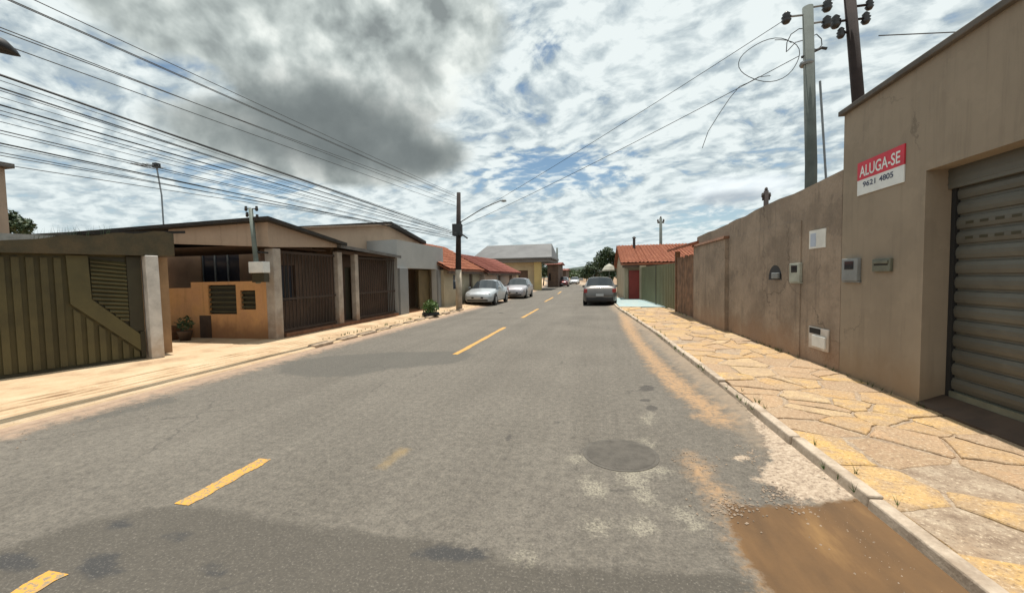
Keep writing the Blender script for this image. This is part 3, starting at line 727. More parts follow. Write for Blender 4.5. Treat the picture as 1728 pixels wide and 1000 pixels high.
MB().tube([(cx, pg[1], 0), (cx-.01, pg[1], 3), (PY(1384,120,10.2)[0], pg[1], zp-1.6)], .022, 6).build('conduit', m_steel, gp1)
# coil of spare cable hung on the span
span0 = np.array([ptop[0]-.42, pg[1]-.02, zp-.18])

q0 = PY(1449, 178, 10.6); q1 = PY(1431, -40, 10.6)
gp2 = thing('utility_pole', 'dark leaning timber utility pole behind the tan shop', 'utility pole', (q0[0], q0[1], 0))
dirv = (q1-q0)/(q1[2]-q0[2]); bot = q0-dirv*q0[2]
MB().tube([bot, q0, q1], .125, 12, .105).build('pole', m_pole_dark, gp2, smooth=True)
for (x, y, s_) in ((1410,37,1.25),(1467,8,1.0),(1461,31,1.1),(1419,56,1.0)):
    e = PY(x, y, 10.6); r_ = q0+dirv*(e[2]-q0[2])
    MB().tube([r_, e], .025, 6).build('bracket', m_pole_dark, gp2)
    insulator(MB(), e, .085*s_, .24*s_).build('insulator', m_ceramic, gp2, smooth=True)
MB().tube([q0+dirv*(PY(1435,-8,10.6)[2]-q0[2])+np.array([-.35,0,0]), q0+dirv*(PY(1435,-8,10.6)[2]-q0[2])+np.array([.6,0,0])], .05, 6).build('crossarm', m_pole_dark, gp2)

# pole in front of the left-hand houses, and the lines to it
LPb = G(775, 520, .12); LPX, LPY = LPb[0], LPb[1]
lpt = PY(774, 325, LPY)
lp = thing('utility_pole', 'slim dark utility pole with pale base beside the silver car', 'utility pole', (LPX, LPY, .1))
zw = PY(775, 455, LPY)[2]
MB().tube([(LPX,LPY,.05),(LPX,LPY,zw)], .155, 12, .145).build('pole_base', m_pole_white, lp, smooth=True)
MB().tube([(LPX,LPY,zw),(lpt[0],LPY,lpt[2])], .145, 12, .095).build('pole', m_pole_dark, lp, smooth=True)
zl = lpt[2]
for zz, s_ in ((PY(775,385,LPY)[2], 1.3), (PY(775,396,LPY)[2], 1.2), (PY(775,376,LPY)[2],1.0)):
    insulator(MB(), (LPX+.17, LPY-.05, zz), .07*s_, .2*s_).build('insulator', m_ceramic, lp, smooth=True)
MB().box(LPX-.2, LPX+.2, LPY-.19, LPY+.19, PY(775,398,LPY)[2], PY(775,378,LPY)[2]).build('junction_box', m_cable, lp)
arm0 = PY(779, 392, LPY); arm1 = PY(789, 402, LPY)
MB().tube([(LPX+.1,LPY,arm0[2]), arm1], .04, 6).build('bracket', m_cable, lp)
la = PY(846, 338, LPY-.4); z0_ = PY(778, 376, LPY)[2]
am = MB().tube([(LPX+.1,LPY,z0_),(LPX+(la[0]-LPX)*.6,LPY-.25,z0_+(la[2]-z0_)*.68),tuple(la)], .024, 6).build('lamp_arm', m_steel, lp)
MB().lathe((la[0]+.12,la[1],la[2]-.06), [(.03,.10),(.10,.07),(.13,.0),(.05,-.02)], 10).build('lamp_head', m_box_grey, am, smooth=True)

def cable(name, a, b_, sag, r, label, group, n=24):
    a, b_ = np.array(a, float), np.array(b_, float)
    path = [a+(b_-a)*u-np.array([0,0,4*sag*u*(1-u)]) for u in np.linspace(0, 1, n)]
    o = MB().tube(path, r, 5).build(name, m_cable); return tag(o, label, 'cable', group)
YB = -16.0                                         # next pole, behind the viewer
def yz(px, py, X=None): p_ = PX(px, py, X if X is not None else LPX); return p_[1], p_[2]
GL = 'cables strung along the left side of the street'
upper = [(70,0),(30,0),(0,22),(0,48),(110,0),(0,8)]
ends = [lpt[2]-.05, lpt[2]-.25, lpt[2]-.45, lpt[2]-.7, lpt[2]-.12, lpt[2]-.33]
for i, ((x, y), ze) in enumerate(zip(upper, ends)):
    Xo = LPX+(-.35+.22*i); y1, z1 = yz(x, y, Xo)
    zz = z1+(z1-ze)/(LPY-y1)*(y1-YB)
    cable('power_cable', (Xo,YB,zz), (LPX+(.1 if i%2 else -.1), LPY, ze), .12, .0065, 'thin power cable of the upper group on the left side, ending near the pole top', GL)
lower = [((0,118),(750,386),.0145,'thick dark cable, heaviest of those running to the left pole'), ((0,140),(740,386),.006,None), ((0,170),(700,375),.010,'medium cable just under the thick cable on the left side'), ((0,180),(720,385),.005,None),
         ((0,214),(640,370),.0065,None), ((0,236),(600,368),.009,'sagging lower cable on the left side above the antenna'), ((0,252),(640,378),.005,None), ((0,272),(560,362),.005,None), ((0,124),(742,384),.004,None), ((0,134),(730,382),.004,None), ((0,148),(722,384),.004,None), ((0,163),(708,378),.004,None), ((0,204),(665,374),.004,None), ((0,244),(612,371),.004,None), ((0,128),(735,383),.005,None), ((0,155),(715,380),.005,None), ((0,195),(680,378),.005,None), ((0,226),(620,370),.005,None), ((0,262),(600,370),.005,None)]
for i, ((x, y), (xe, yee), r, lb) in enumerate(lower):
    Xo = LPX+.14-.025*i; y1, z1 = yz(x, y, Xo); y2, z2 = yz(xe, yee, Xo)
    sl = (z2-z1)/(y2-y1); zz = z1-sl*(y1-YB); ze = z2+sl*(LPY-y2)
    cable('telephone_cable', (Xo,YB,zz), (LPX+.1,LPY,ze), .05, r, lb or 'thin telephone cable among the lower lines on the left side', GL)
# across the street from the green pole
GR = 'cables crossing the street from the right poles'
a = (ptop[0]-.42, pg[1]-.02, zp-.2)
cable('power_cable', a, (LPX+.05, LPY, PY(777,376,LPY)[2]),   .10, .007, 'upper cable crossing the street from the concrete pole top', GR)
a2 = (ptop[0]-.15, pg[1]-.02, zp-1.02)
cable('power_cable', a2, (LPX+.05, LPY, PY(777,384,LPY)[2]),   .12, .008, 'lower cable crossing the street under the cable coil', GR)
e = PY(1240,-20,-2.0) if False else None
cable('power_cable', (q0[0]+.35,q0[1],PY(1470,62,10.6)[2]), (24, 13, PY(1470,62,10.6)[2]-.1), .05, .012, 'single cable running right from the dark timber pole', GR)
# coil of spare cable
u = .14; A_, B_ = np.array(a2), np.array((LPX+.05, LPY, PY(777,384,LPY)[2]))
cc = PY(1298, 102, 10.9)
ax1 = np.array([.97,-.1,.16]); ax1 /= np.linalg.norm(ax1); ax2 = np.array([-.30,.0,.95])
pts = []
for k in range(34):
    w = 2*math.pi*k/30+.5; rr = .60+.03*math.sin(k*.7); pts.append(cc+ax1*rr*math.cos(w)*1.0+ax2*rr*.84*math.sin(w)+np.array([0,.04*math.sin(k*.21),0]))
tag(MB().tube(pts, .0085, 5).build('cable_coil', m_cable), 'oval coil of spare cable hanging beside the concrete pole', 'cable')
lp1 = [PY(x, y, 10.25) for x, y in ((1363,48),(1348,49),(1335,58),(1328,72),(1327,88),(1331,84),(1342,72),(1356,68))]
tag(MB().tube(lp1, .010, 5).build('cable_loop', m_cable), 'drip loop of cable on the left of the concrete pole', 'cable')
lp2 = [PY(x, y, 10.15) for x, y in ((1366,64),(1378,58),(1386,66),(1387,76),(1380,84),(1369,82))]
tag(MB().tube(lp2, .010, 5).build('cable_loop', m_cable), 'small cable loop on the right of the concrete pole', 'cable')
dr_ = [PY(x, y, 11.2) for x, y in ((1300,128),(1280,130),(1262,140),(1248,146),(1232,165),(1215,190),(1195,222),(1185,250))]
tag(MB().tube(dr_, .008, 5).build('loose_wire', m_cable), 'loose thin wire drooping from the cable coil', 'cable')
# far pole behind the terracotta roof, small aerial, pole down the street
def simple_pole(x, ytop, ybase, Y, r, label, arm=0.0, mm=m_pole):
    t_ = PY(x, ytop, Y); o = thing('utility_pole', label, 'utility pole', (t_[0], Y, 0))
    MB().tube([(t_[0],Y,-.05),(t_[0],Y,t_[2])], r*1.15, 8, r*.85).build('pole', mm, o, smooth=True)
    if arm:
        MB().box(t_[0]-arm, t_[0]+arm, Y-.06, Y+.06, t_[2]-.45, t_[2]-.3).build('crossarm', mm, o)
        for s_ in (-1, 0, 1): insulator(MB(), (t_[0]+s_*arm*.85, Y, t_[2]-.2 if s_ else t_[2]+.05), .09, .25).build('insulator', m_ceramic, o)
    return o
simple_pole(1115, 368, 410, 38, .14, 'far utility pole with short crossarm behind the terracotta roof', .28)
simple_pole(940, 418, 470, 62, .16, 'distant grey utility pole beyond the yellow building', 0)
simple_pole(1293, 322, 360, 22, .13, 'stubby dark pole top just above the garden wall', .16, m_pole_dark)
t_ = PY(1070, 402, 30.2); o = thing('chimney_pipe', 'short dark vent pipe on the terracotta roof', 'pipe', (t_[0], 30.2, zR2-.3))
MB().tube([(t_[0],30.2,zR2-.5),(t_[0],30.2,t_[2])], .09, 8).build('pipe', m_cable, o); MB().lathe((t_[0],30.2,t_[2]), [(.13,0),(.15,.03),(.03,.14)], 10).build('cap', m_cable, o)

# ------------------------------------------------------------------ left: olive gate with portal
gA, gB = G(0, 640, .12), G(268, 602, .12)
FG = F(gA, gB, 'L'); Lg = FG.L
s_l = -4.5; s_r = FG.S(243, 520)
zg = (FG.Z(0, 426)+FG.Z(240, 431))/2; zg0 = FG.Z(0,426); zg1 = FG.Z(240,431)
po = thing('gate_portal', 'mossy concrete beam and white pillar framing the olive gate', 'gateway', FG.P(Lg, .12))
zb0, zb1 = FG.Z(0, 406), FG.Z(262, 391)
ztop = lambda a: float(np.interp(a, [0, Lg], [zb0, zb1]))
zbot = lambda a: float(np.interp(a, [0, Lg], [zg0, zg1]))
S_ = [s_l]+list(np.linspace(0, Lg+.32, 16))
jt = [random.uniform(-.03,.03) for _ in S_]
vs = []; fq = []
for a, j in zip(S_, jt):
    vs += [FG.P(a, zbot(a), -.32), FG.P(a, zbot(a), .10), FG.P(a, ztop(a)+j, .10), FG.P(a, ztop(a)+j*.5, -.32)]
for i in range(len(S_)-1):
    for k in range(4): fq.append((i*4+k, i*4+(k+1)%4, i*4+4+(k+1)%4, i*4+4+k))
fq += [(0,1,2,3), tuple(len(vs)-4+k for k in (3,2,1,0))]
MB().add(vs, fq).build('beam', m_lintel, po)
sp0, sp1 = FG.S(238, 430), FG.S(257, 430); sq0, sq1 = FG.S(252, 602), FG.S(274, 602)
sp1 = max(sp1, sp0+.2)
pz = zg1-.002
c_ = [FG.P(a, z_, d) for z_, (a0, a1) in ((0, (sq0, sq1)), (pz, ((sp0+sq0)/2, (sp1+sq1)/2))) for a, d in ((a0,-.1),(a1,-.1),(a1,.14),(a0,.14))]
MB().add(c_, [(0,3,2,1),(4,5,6,7),(0,1,5,4),(1,2,6,5),(2,3,7,6),(3,0,4,7)]).build('pillar', m_white_dirty, po, bevel=.015)
# side return wall of the portal, tan
MB().fbox(FG, FG.S(262,500,-.4), FG.S(286,500,-.4), 0, pz-.002, -1.5, -.4).build('return_wall', mat('tan_pier', (.42,.27,.15), .9, .25, 1.2, .12, .2, streak=.4, dust=(.2,.11,.06)), po)
# gate
og = thing('metal_gate', 'wide olive green ribbed metal gate with slanted louvre panel', 'gate', FG.P(Lg/2, .12))
MB().fbox(FG, s_l, s_r, .17, max(zg0,zg1)+.04, -.10, -.06).build('sheet', m_gate, og)
def fpix(pts): return [FG.px(x, y) for x, y in pts]
sB0 = FG.S(113); sB1 = FG.S(150)
def ribs(s0, s1, zlo, zhi, step=.155, nm='rib'):
    a = s0
    while a < s1:
        w = .085; z0 = zlo(a) if callable(zlo) else zlo; z1 = zhi(a) if callable(zhi) else zhi
        if z1-z0 > .1:
            MB().fpoly(FG, [(a, z0), (a+w, z0), (a+w, (zhi(a+w) if callable(zhi) else zhi)), (a, z1)], -.06, -.015).build(nm, m_gate, og)
        a += step
ribs(s_l+.05, sB0-.06, .18, zg-.07)
# broad plain band: upright then running down to the right
d1 = FG.px(134, 512); d2 = FG.px(243, 592); d3 = FG.px(243, 566); d4 = FG.px(157, 505); d5 = FG.px(150,432); d6 = FG.px(113,428)
topz = zg-.02
bandp = [(sB0, topz), (sB0+.02, d1[1]), (s_r-.08, d2[1]+.02), (s_r-.08, d3[1]+.04), (sB1+.02, d4[1]), (sB1, topz)]
MB().fpoly(FG, bandp, -.058, .0).build('band', m_gate_band, og)
dz = lambda a: float(np.interp(a, [sB0, s_r-.08], [d1[1]-.04, d2[1]-.03]))
ribs(sB0+.05, s_r-.12, .18, lambda a: dz(a))
# louvres
lz = lambda a: float(np.interp(a, [sB1, s_r-.08], [d4[1]+.03, d3[1]+.09]))
sl0, sl1 = sB1+.03, FG.S(214)
MB().fpoly(FG, [(sl0, lz(sl0)), (sl1, lz(sl1)), (sl1, topz-.02), (sl0, topz-.02)], -.059, -.050).build('louvre_back', m_gate_dark, og)
k = 0; z = topz-.07
while z > lz(sl1)+.03:
    zR = z-.03
    a_end = sl1
    zz0 = z; 
    a0 = sl0
    while lz(a0) > zz0-.045 and a0 < sl1: a0 += .02
    if sl1-a0 > .08:
        MB().add([FG.P(a, zz+dzz-(a-sl0)*.12, d) for a in (a0, sl1) for zz, dzz, d in ((z,0,-.045),(z,.02,-.045),(z,-.03,-.006),(z,-.05,-.010))], [(0,1,2,3),(7,6,5,4),(0,4,5,1),(1,5,6,2),(2,6,7,3),(3,7,4,0)]).build('louvre', m_gate, og)
    z -= .075
MB().fbox(FG, sl1+.01, s_r-.001, d3[1]+.10, topz, -.058, -.02).build('frame', m_gate_dark, og)
MB().fbox(FG, s_r-.075, s_r, .17, d3[1]+.09, -.058, -.005).build('frame', m_gate_dark, og)
MB().fbox(FG, s_l, s_r, .13, .168, -.12, -.03).build('sill_rail', m_gate_dark, og)
# gatehouse roof behind the beam
gr_ = thing('lean_to_roof', 'dark fibre cement roof sheet behind the mossy gate beam', 'roof', FG.P(1, zb0))
vs = [FG.P(a, ztop(a)+.02+rise, d) for a in (s_l, Lg+.3) for rise, d in ((.04,-.33),(.04,-.40),(.10,-5),(.02,-5),)]
MB().add([FG.P(a, ztop(a)+h, d) for a in (FG.S(120,390,-.3), Lg+.6) for h, d in ((.02,-.1),(.075,-.1),(.35,-5),(.29,-5))], [(0,1,2,3),(7,6,5,4),(0,4,5,1),(1,5,6,2),(2,6,7,3),(3,7,4,0)]).build('sheet', m_roof_edge, gr_)
MB().wall(FG, s_l, FG.S(120,390,-.7), 0, lambda a: float(np.interp(a, [0, FG.S(120,390,-.7)], [FG.Z(0,393,-.7), FG.Z(120,399,-.7)])), -.8, -.7, cuts=[0.0, 1.0]).build('parapet', mat('pale_parapet', (.46,.43,.38), .95, .4, 3, .2, .3, streak=.5), gr_)
MB().fbox(FG, s_l, Lg+.2, 0, zb0-.4, -5, -4.8).build('rear_wall', m_porch, gr_)

# ------------------------------------------------------------------ left: orange house with deep porch
XL = (G(607,543,.12)[0]+G(690,527,.12)[0]+G(467,573,.12)[0])/3
FL = F((XL, 0), (XL, 30), 'L')                       # s equals Y on this plane
oR = G(467, 574, .12); oL = G(285, 567, .12); Yo = (oR[1]+oL[1])/2
oh = thing('orange_house', 'low orange house with deep porch and dark low gable roof', 'house', (XL-2, Yo, .12))
FO = F((XL-6, Yo), (XL, Yo), 'L')                    # front wall, facing back down the street
FO.n = np.array([0., -1.])
def fo(x, y): return FO.px(x, y)
sO = 6.0
zlow = (fo(330,470)[1]+fo(450,480)[1])/2
s_w0 = fo(323,500)[0]; s_i0 = fo(285,500)[0]
zleft = fo(300, 486)[1]
g1a, g1b = fo(350,481), fo(400,530); g2a, g2b = fo(405,490), fo(432,522)
d_a, d_b = fo(330,533), fo(352,572)
MB().wall(FO, s_w0, sO-.03, 0, zlow, -.15, 0, holes=[(g1a[0], g1b[0], g1b[1], g1a[1]), (g2a[0], g2b[0], g2b[1], g2a[1])]).build('front_wall', m_orange, oh)
MB().wall(FO, -3, s_w0-.002, 0, zleft, -.15, -.02).build('front_wall', m_orange, oh)
for nm, (a, b2) in (('vent_grille', (g1a, g1b)), ('vent_grille', (g2a, g2b))):
    gr0 = MB().fbox(FO, a[0], b2[0], b2[1], a[1], -.14, -.09).build(nm, m_gate_dark, oh)
    mb = MB(); n_ = int((a[1]-b2[1])/.12)
    for k in range(n_): zz = b2[1]+(k+.3)*(a[1]-b2[1])/n_; mb.fbox(FO, a[0]+.01, b2[0]-.01, zz, zz+.05, -.089, -.03)
    mb.build('slat', mat('grille_slat', (.055,.05,.022), .7, .3, 3, .1, .1), gr0)
MB().fbox(FO, fo(338,550)[0], fo(357,550)[0], .12, fo(345,532)[1], .0, .012).build('hatch', m_tile_brown, oh)
# porch back wall with window, side wall
Yb = Yo+3.2; FB = F((XL-8, Yb), (XL, Yb), 'L'); FB.n = np.array([0., -1.])
w0, w1 = FB.px(338, 428), FB.px(405, 470); 
MB().wall(FB, -2, 7.4, 0, 2.9, -.15, 0, holes=[(w0[0], w1[0], 1.0, w0[1])]).build('porch_back_wall', mat('porch_back', (.34,.215,.135), .9, .3, 1.2, .12, .15), oh)
wf = MB().fbox(FB, w0[0], w1[0], 1.0, w0[1], -.12, -.08).build('window', m_window_blue, oh)
mb = MB()
for k in range(4): a = w0[0]+(k)*(w1[0]-w0[0])/3; mb.fbox(FB, a-.03, a+.03, 1.0, w0[1], -.08, -.05)
mb.build('mullion', m_box_grey, wf)
# corner column, porch columns
zcol = FL.Z(458, 428)
def column(x0t, x1t, yt, x0b, x1b, yb, mm, d=.25, z0=.05):
    a0 = (FL.S(x0t, yt)+FL.S(x0b, yb))/2; a1 = (FL.S(x1t, yt)+FL.S(x1b, yb))/2
    return a0, max(a1, a0+.18)
zE_ = FL.Z(560, 413); zEave = zE_
a0, a1 = FL.S(455,500), FL.S(472,500)
MB().fbox(FL, Yo-.02, Yo+.24, 0, FL.Z(460,417)-.03, -.16, .10).build('corner_column', m_column, oh, bevel=.02)
s1a = FL.S(568,490); s1b = s1a+.24; s2a = FL.S(598,490); s2b = s2a+.2
zroofcol = FL.Z(600, 425)-.06
MB().fbox(FL, s1a, s1b, 0, zroofcol-.0, -.10, .08).build('porch_column', m_column, oh, bevel=.02)
MB().fbox(FL, s2a, s2b, 0, zroofcol-.02, -.12, .06).build('porch_column', m_column, oh, bevel=.02)
# brown street wall behind the columns
sG = FL.S(668, 480)
a1 = Yo+.2
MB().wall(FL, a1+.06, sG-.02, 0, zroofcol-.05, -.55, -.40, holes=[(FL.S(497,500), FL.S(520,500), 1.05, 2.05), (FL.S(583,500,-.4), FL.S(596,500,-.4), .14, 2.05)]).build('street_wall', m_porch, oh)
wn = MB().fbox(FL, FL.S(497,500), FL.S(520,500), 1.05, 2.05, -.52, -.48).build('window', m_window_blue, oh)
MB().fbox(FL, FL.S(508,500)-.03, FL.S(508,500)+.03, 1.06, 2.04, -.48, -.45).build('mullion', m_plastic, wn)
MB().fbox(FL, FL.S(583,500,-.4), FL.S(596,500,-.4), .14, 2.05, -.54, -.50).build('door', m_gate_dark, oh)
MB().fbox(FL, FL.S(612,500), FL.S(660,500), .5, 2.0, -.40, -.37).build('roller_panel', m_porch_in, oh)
mgr = mat('brown_grille', (.05,.032,.022), .8, .3, 4, .1, .1)
for a_, b__ in ((a1+.08, s1a-.01), (s2b+.01, sG-.03)):
    gp_ = MB().fbox(FL, a_, b__, .26, .32, -.06, -.02).build('rail', mgr, oh)
    for z_ in (zroofcol-.16, 1.1): MB().fbox(FL, a_, b__, z_, z_+.055, -.06, -.02).build('rail', mgr, oh)
    n_ = int((b__-a_)/.13)
    for k in range(n_): MB().fbox(FL, a_+(k+.4)*(b__-a_)/n_, a_+(k+.4)*(b__-a_)/n_+.022, .321, zroofcol-.161, -.05, -.028).build('bar', mgr, gp_)
MB().fbox(FL, a1+.1, sG-.05, .0, .22, -.40, .12).build('step', mat('brick_step', (.22,.10,.05), .9, .35, 6, .2, .3), oh)
# fascia: low gable towards the street
f0, f1, f2 = FL.px(283, 386), FL.px(450, 374), FL.px(566, 413)
b0, b1, b2_ = FL.px(283, 411), FL.px(460, 416), FL.px(566, 417)
FOf = F((XL-6, Yo-.16), (XL, Yo-.16), 'L'); FOf.n = np.array([0., -1.])
q0_, q1_, q2_ = FOf.px(284, 386), FOf.px(452, 373), FOf.px(458, 416); q3_ = FOf.px(284, 411)
MB().fpoly(FOf, [(q3_[0], q3_[1]), (6.12, q2_[1]), (6.12, q1_[1]), (q0_[0], q0_[1])], -.12, 0).build('front_fascia', m_fascia, oh)
MB().fpoly(FL, [(Yo-.039, q2_[1]), (f2[0], f2[1]-.08), f2, (Yo-.039, q1_[1])], .0, .12).build('side_fascia', m_fascia, oh)
# porch lean-to continuing to the grey garage
e0, e1 = FL.px(560, 412), FL.px(668, 432)
zz0, zz1 = e0[1]-.0, e1[1]
MB().add([(XL+dx, y_, z_+dz) for y_, z_ in ((f2[0]-.1, zz0-.02), (sG+.0, zz1)) for dx, dz in ((.28,-.10),(.28,0),(-1.6,.32),(-1.6,.22))], [(0,1,2,3),(7,6,5,4),(0,4,5,1),(1,5,6,2),(2,6,7,3),(3,7,4,0)]).build('porch_roof', m_fibre, oh)
MB().fbox(FL, f2[0]+.05, sG-.01, zroofcol-.05, zroofcol+.06, -.10, .02).build('porch_beam', m_porch, oh)
# main roof sheet: level along the front, falling along the street
qa = [(XL-9, Yo-.36, q0_[1]-.12), (XL-6+q0_[0], Yo-.36, q0_[1]), (XL+.32, Yo-.36, q1_[1]), (XL+.32, f2[0]+.15, f2[1]-.03), (XL-9, f2[0]+.15, f2[1]-.1)]
qa = [(x, y, z+.003) for x, y, z in qa]
MB().add(qa+[(x, y, z+.085) for x, y, z in qa], [(0,1,2,3,4),(9,8,7,6,5)]+[(i,(i+1)%5,(i+1)%5+5,i+5) for i in range(5)]).build('roof', m_roof_edge, oh)
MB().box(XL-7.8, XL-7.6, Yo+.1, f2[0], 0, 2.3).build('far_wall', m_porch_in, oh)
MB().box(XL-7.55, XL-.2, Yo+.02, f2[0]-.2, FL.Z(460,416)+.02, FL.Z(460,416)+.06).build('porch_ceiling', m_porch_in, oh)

# post with meter on the corner
sx = thing('service_post', 'grey steel service post carrying a white meter box at the porch corner', 'post', (XL+.35, Yo-.35, .12))
Ys = Yo-.35
pb, pt = PY(436, 478, Ys), PY(423, 352, Ys)
for yy_ in (470, 425):
    zz_ = PY(436, yy_, Ys)[2]; MB().tube([(pb[0]+.02, Ys, zz_), (XL-.05, Yo-.0, zz_)], .02, 6).build('wall_bracket', m_cable, sx)
MB().tube([(pb[0]-.0, Ys, pb[2]), ((pb[0]+pt[0])/2, Ys, (pb[2]+pt[2])/2), (pt[0], Ys, pt[2])], .06, 10, .05).build('post', mat('post_green', (.16,.19,.165), .7, .3, 4, .1, .1), sx, smooth=True)
bx0, bx1 = PY(428, 442, Ys), PY(453, 460, Ys)
MB().box(bx0[0], bx1[0], Ys-.16, Ys+.06, bx1[2], bx0[2]).build('meter_box', m_white, sx, bevel=.01)
MB().box(bx0[0]+.05, bx1[0]-.02, Ys-.12, Ys+.04, PY(440,476,Ys)[2], bx1[2]-.003).build('switch_box', m_gate_dark, sx)
for x, y in ((415,352),(433,352),(417,362),(434,366)):
    e = PY(x, y, Ys); MB().tube([(pt[0]+.0, Ys, e[2]), (e[0], Ys, e[2])], .014, 5).build('bracket', m_cable, sx)
    insulator(MB(), e, .04, .12).build('insulator', m_ceramic, sx)

# pot plant and crate standing in for indistinct dark clutter in the porch bay
by = Yo-.45
bc = PY(312, 558, by)
jn = thing('clutter_plant', 'straggly dark pot plant standing in for clutter by the orange wall', 'plant', (bc[0], by, .12))
MB().lathe((bc[0],by,.12), [(.11,0),(.16,.22),(.17,.25),(.13,.25)], 14).build('pot', m_tile_brown, jn, smooth=True)
def leaves(center, radii, n, size, squash=1.0, seedpts=None):
    mb = MB()
    for _ in range(n):
        d = rng.normal(size=3); d /= np.linalg.norm(d); rr = rng.random()**.45
        p_ = np.array(center)+d*np.array(radii)*rr
        a = rng.normal(size=3); a /= np.linalg.norm(a); b3 = np.cross(a, rng.normal(size=3)); b3 /= np.linalg.norm(b3)
        s_ = size*rng.uniform(.6,1.3)
        mb.add([p_-a*s_, p_-b3*s_*.5, p_+a*s_, p_+b3*s_*.5], [(0,1,2,3)])
    return mb
leaves((bc[0],by,.55), (.22,.18,.2), 110, .05).build('foliage', m_leaf2, jn)
ck_ = PY(293, 560, by+.1)
cr = thing('clutter_crate', 'small dark wooden crate standing in for clutter in the porch bay', 'crate', (ck_[0]-.1, by+.05, .12))
for k in range(4):
    MB().box(ck_[0]-.35, ck_[0]+.12, by-.15, by-.13, .13+k*.09, .13+k*.09+.07).build('slat', m_wood, cr); MB().box(ck_[0]-.35, ck_[0]+.12, by+.25, by+.27, .13+k*.09, .13+k*.09+.07).build('slat', m_wood, cr)
for x_ in (ck_[0]-.35, ck_[0]+.09): MB().box(x_, x_+.03, by-.129, by+.249, .13, .48).build('end_panel', m_wood, cr)

# aerial on the orange house
Ya = Yo+1.0; e0, e1 = PY(276, 378, Ya), PY(264, 280, Ya)
an = thing('tv_antenna', 'thin television aerial mast on the orange house roof', 'antenna', (e0[0], Ya, e0[2]-.2))
MB().tube([(e0[0],Ya,e0[2]-.3), (e0[0]-.01,Ya,(e0[2]+e1[2])/2), e1], .022, 6).build('mast', m_steel, an)
bh = PY(232, 279, Ya); MB().tube([bh, e1+np.array([.08,0,.01])], .016, 5).build('boom', m_steel, an)
for k in range(6):
    p_ = bh+(e1-bh)*(k/5); MB().tube([p_+np.array([0,-.28,0]), p_+np.array([0,.28,0])], .01, 5).build('element', m_steel, an)
MB().box(e1[0]-.07, e1[0]+.07, Ya-.07, Ya+.07, e1[2]-.06, e1[2]+.08).build('junction_box', m_plastic, an)

# ------------------------------------------------------------------ left: beige gabled house behind, grey garage
Xb = XL-1.3; FBg = F((Xb, 0), (Xb, 40), 'L')
k0, k1, k2 = FBg.px(512, 385), FBg.px(652, 380), FBg.px(708, 407)
bh_ = thing('gabled_house', 'peach rendered gable house rising behind the brown porch', 'house', (Xb-2, k1[0], .1))
MB().fpoly(FBg, [(k0[0], 0), (k2[0], 0), k2, k1, k0], -.3, 0).build('wall', m_beige2, bh_)
for p_, q_, nm in ((k0, (k1[0]-.003, k1[1]), 'roof'), (k1, (k2[0]+.3, k2[1]-.14), 'roof')):
    th_ = .04 if p_ is k0 else .16
    MB().add([(Xb+dx, y_, z_+dz) for y_, z_ in (p_, q_) for dx, dz in ((.25,.002),(.25,th_),(-7,th_),(-7,.002))], [(0,1,2,3),(7,6,5,4),(0,4,5,1),(1,5,6,2),(2,6,7,3),(3,7,4,0)]).build(nm, m_roof_edge if p_ is k1 else m_fascia, bh_)
MB().box(Xb-6.8, Xb-.302, k2[0]-.3, k2[0]-.05, 0, k2[1]-.1).build('side_wall', m_beige2, bh_)

s0g = FL.S(669, 480); s1g = FL.S(747, 480)
zg_top = FL.Z(700, 408); zgn, zgf = FL.Z(672, 405), FL.Z(742, 418)
zgt = (zgn+zgf)/2; zhd = FL.Z(705, 453)
ga = thing('garage', 'pale grey rendered garage front with deep open doorway', 'garage', FL.P((s0g+s1g)/2, .12))
dl, dr2 = FL.S(684, 490), FL.S(735, 490)
MB().wall(FL, s0g, s1g, 0, lambda a: float(np.interp(a, [s0g, s1g], [zgn, zgf])), -.2, .06, holes=[(dl, dr2, 0, zhd)], cuts=[(s0g+s1g)/2]).build('front_wall', m_grey_front, ga)
MB().fbox(FL, s0g+.02, dl-.01, 0, zhd-.01, .061, .16).build('pillar', m_grey_pillar, ga, bevel=.01)
MB().fbox(FL, dr2+.01, s1g-.01, 0, zhd-.01, .061, .16).build('pillar', m_grey_pillar, ga, bevel=.01)
MB().add([(x_, s0g+y_, z_) for y_ in (0,.2) for x_, z_ in ((XL-.201,0),(XL-3.2,0),(XL-3.2,zgn-.05),(XL-.201,zgn))], [(0,1,2,3),(7,6,5,4),(0,4,5,1),(1,5,6,2),(2,6,7,3),(3,7,4,0)]).build('side_wall', m_grey_front, ga)
MB().fbox(FL, s1g-.2, s1g, 0, zgf-.05, -3.2, -.201).build('side_wall', m_grey_front, ga)
MB().fbox(FL, s0g+.21, s1g-.21, zhd+.02, zhd+.14, -3.2, -.201).build('roof_slab', m_grey_front, ga)
sm = FL.S(703, 490, -.5)
MB().fbox(FL, sm, dr2+.1, .14, zhd-.05, -.42, -.36).build('gate_leaf', m_garage_gate, ga)
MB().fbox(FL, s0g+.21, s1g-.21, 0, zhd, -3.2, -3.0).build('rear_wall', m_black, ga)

# small shrub on the pavement
bq = G(727, 531, .12)
sh = thing('shrub', 'small bright green shrub in a low bed before the grey garage', 'shrub', (bq[0], bq[1], .12))
leaves((bq[0],bq[1],.42), (.34,.34,.34), 420, .07).build('foliage', m_leaf3, sh)
MB().tube([(bq[0],bq[1],.1),(bq[0]+.02,bq[1],.4)], .025, 6).build('stem', m_trunk, sh)
MB().lathe((bq[0],bq[1],.12), [(.36,0),(.34,.10),(.28,.10)], 14).build('bed_edge', m_black, sh)

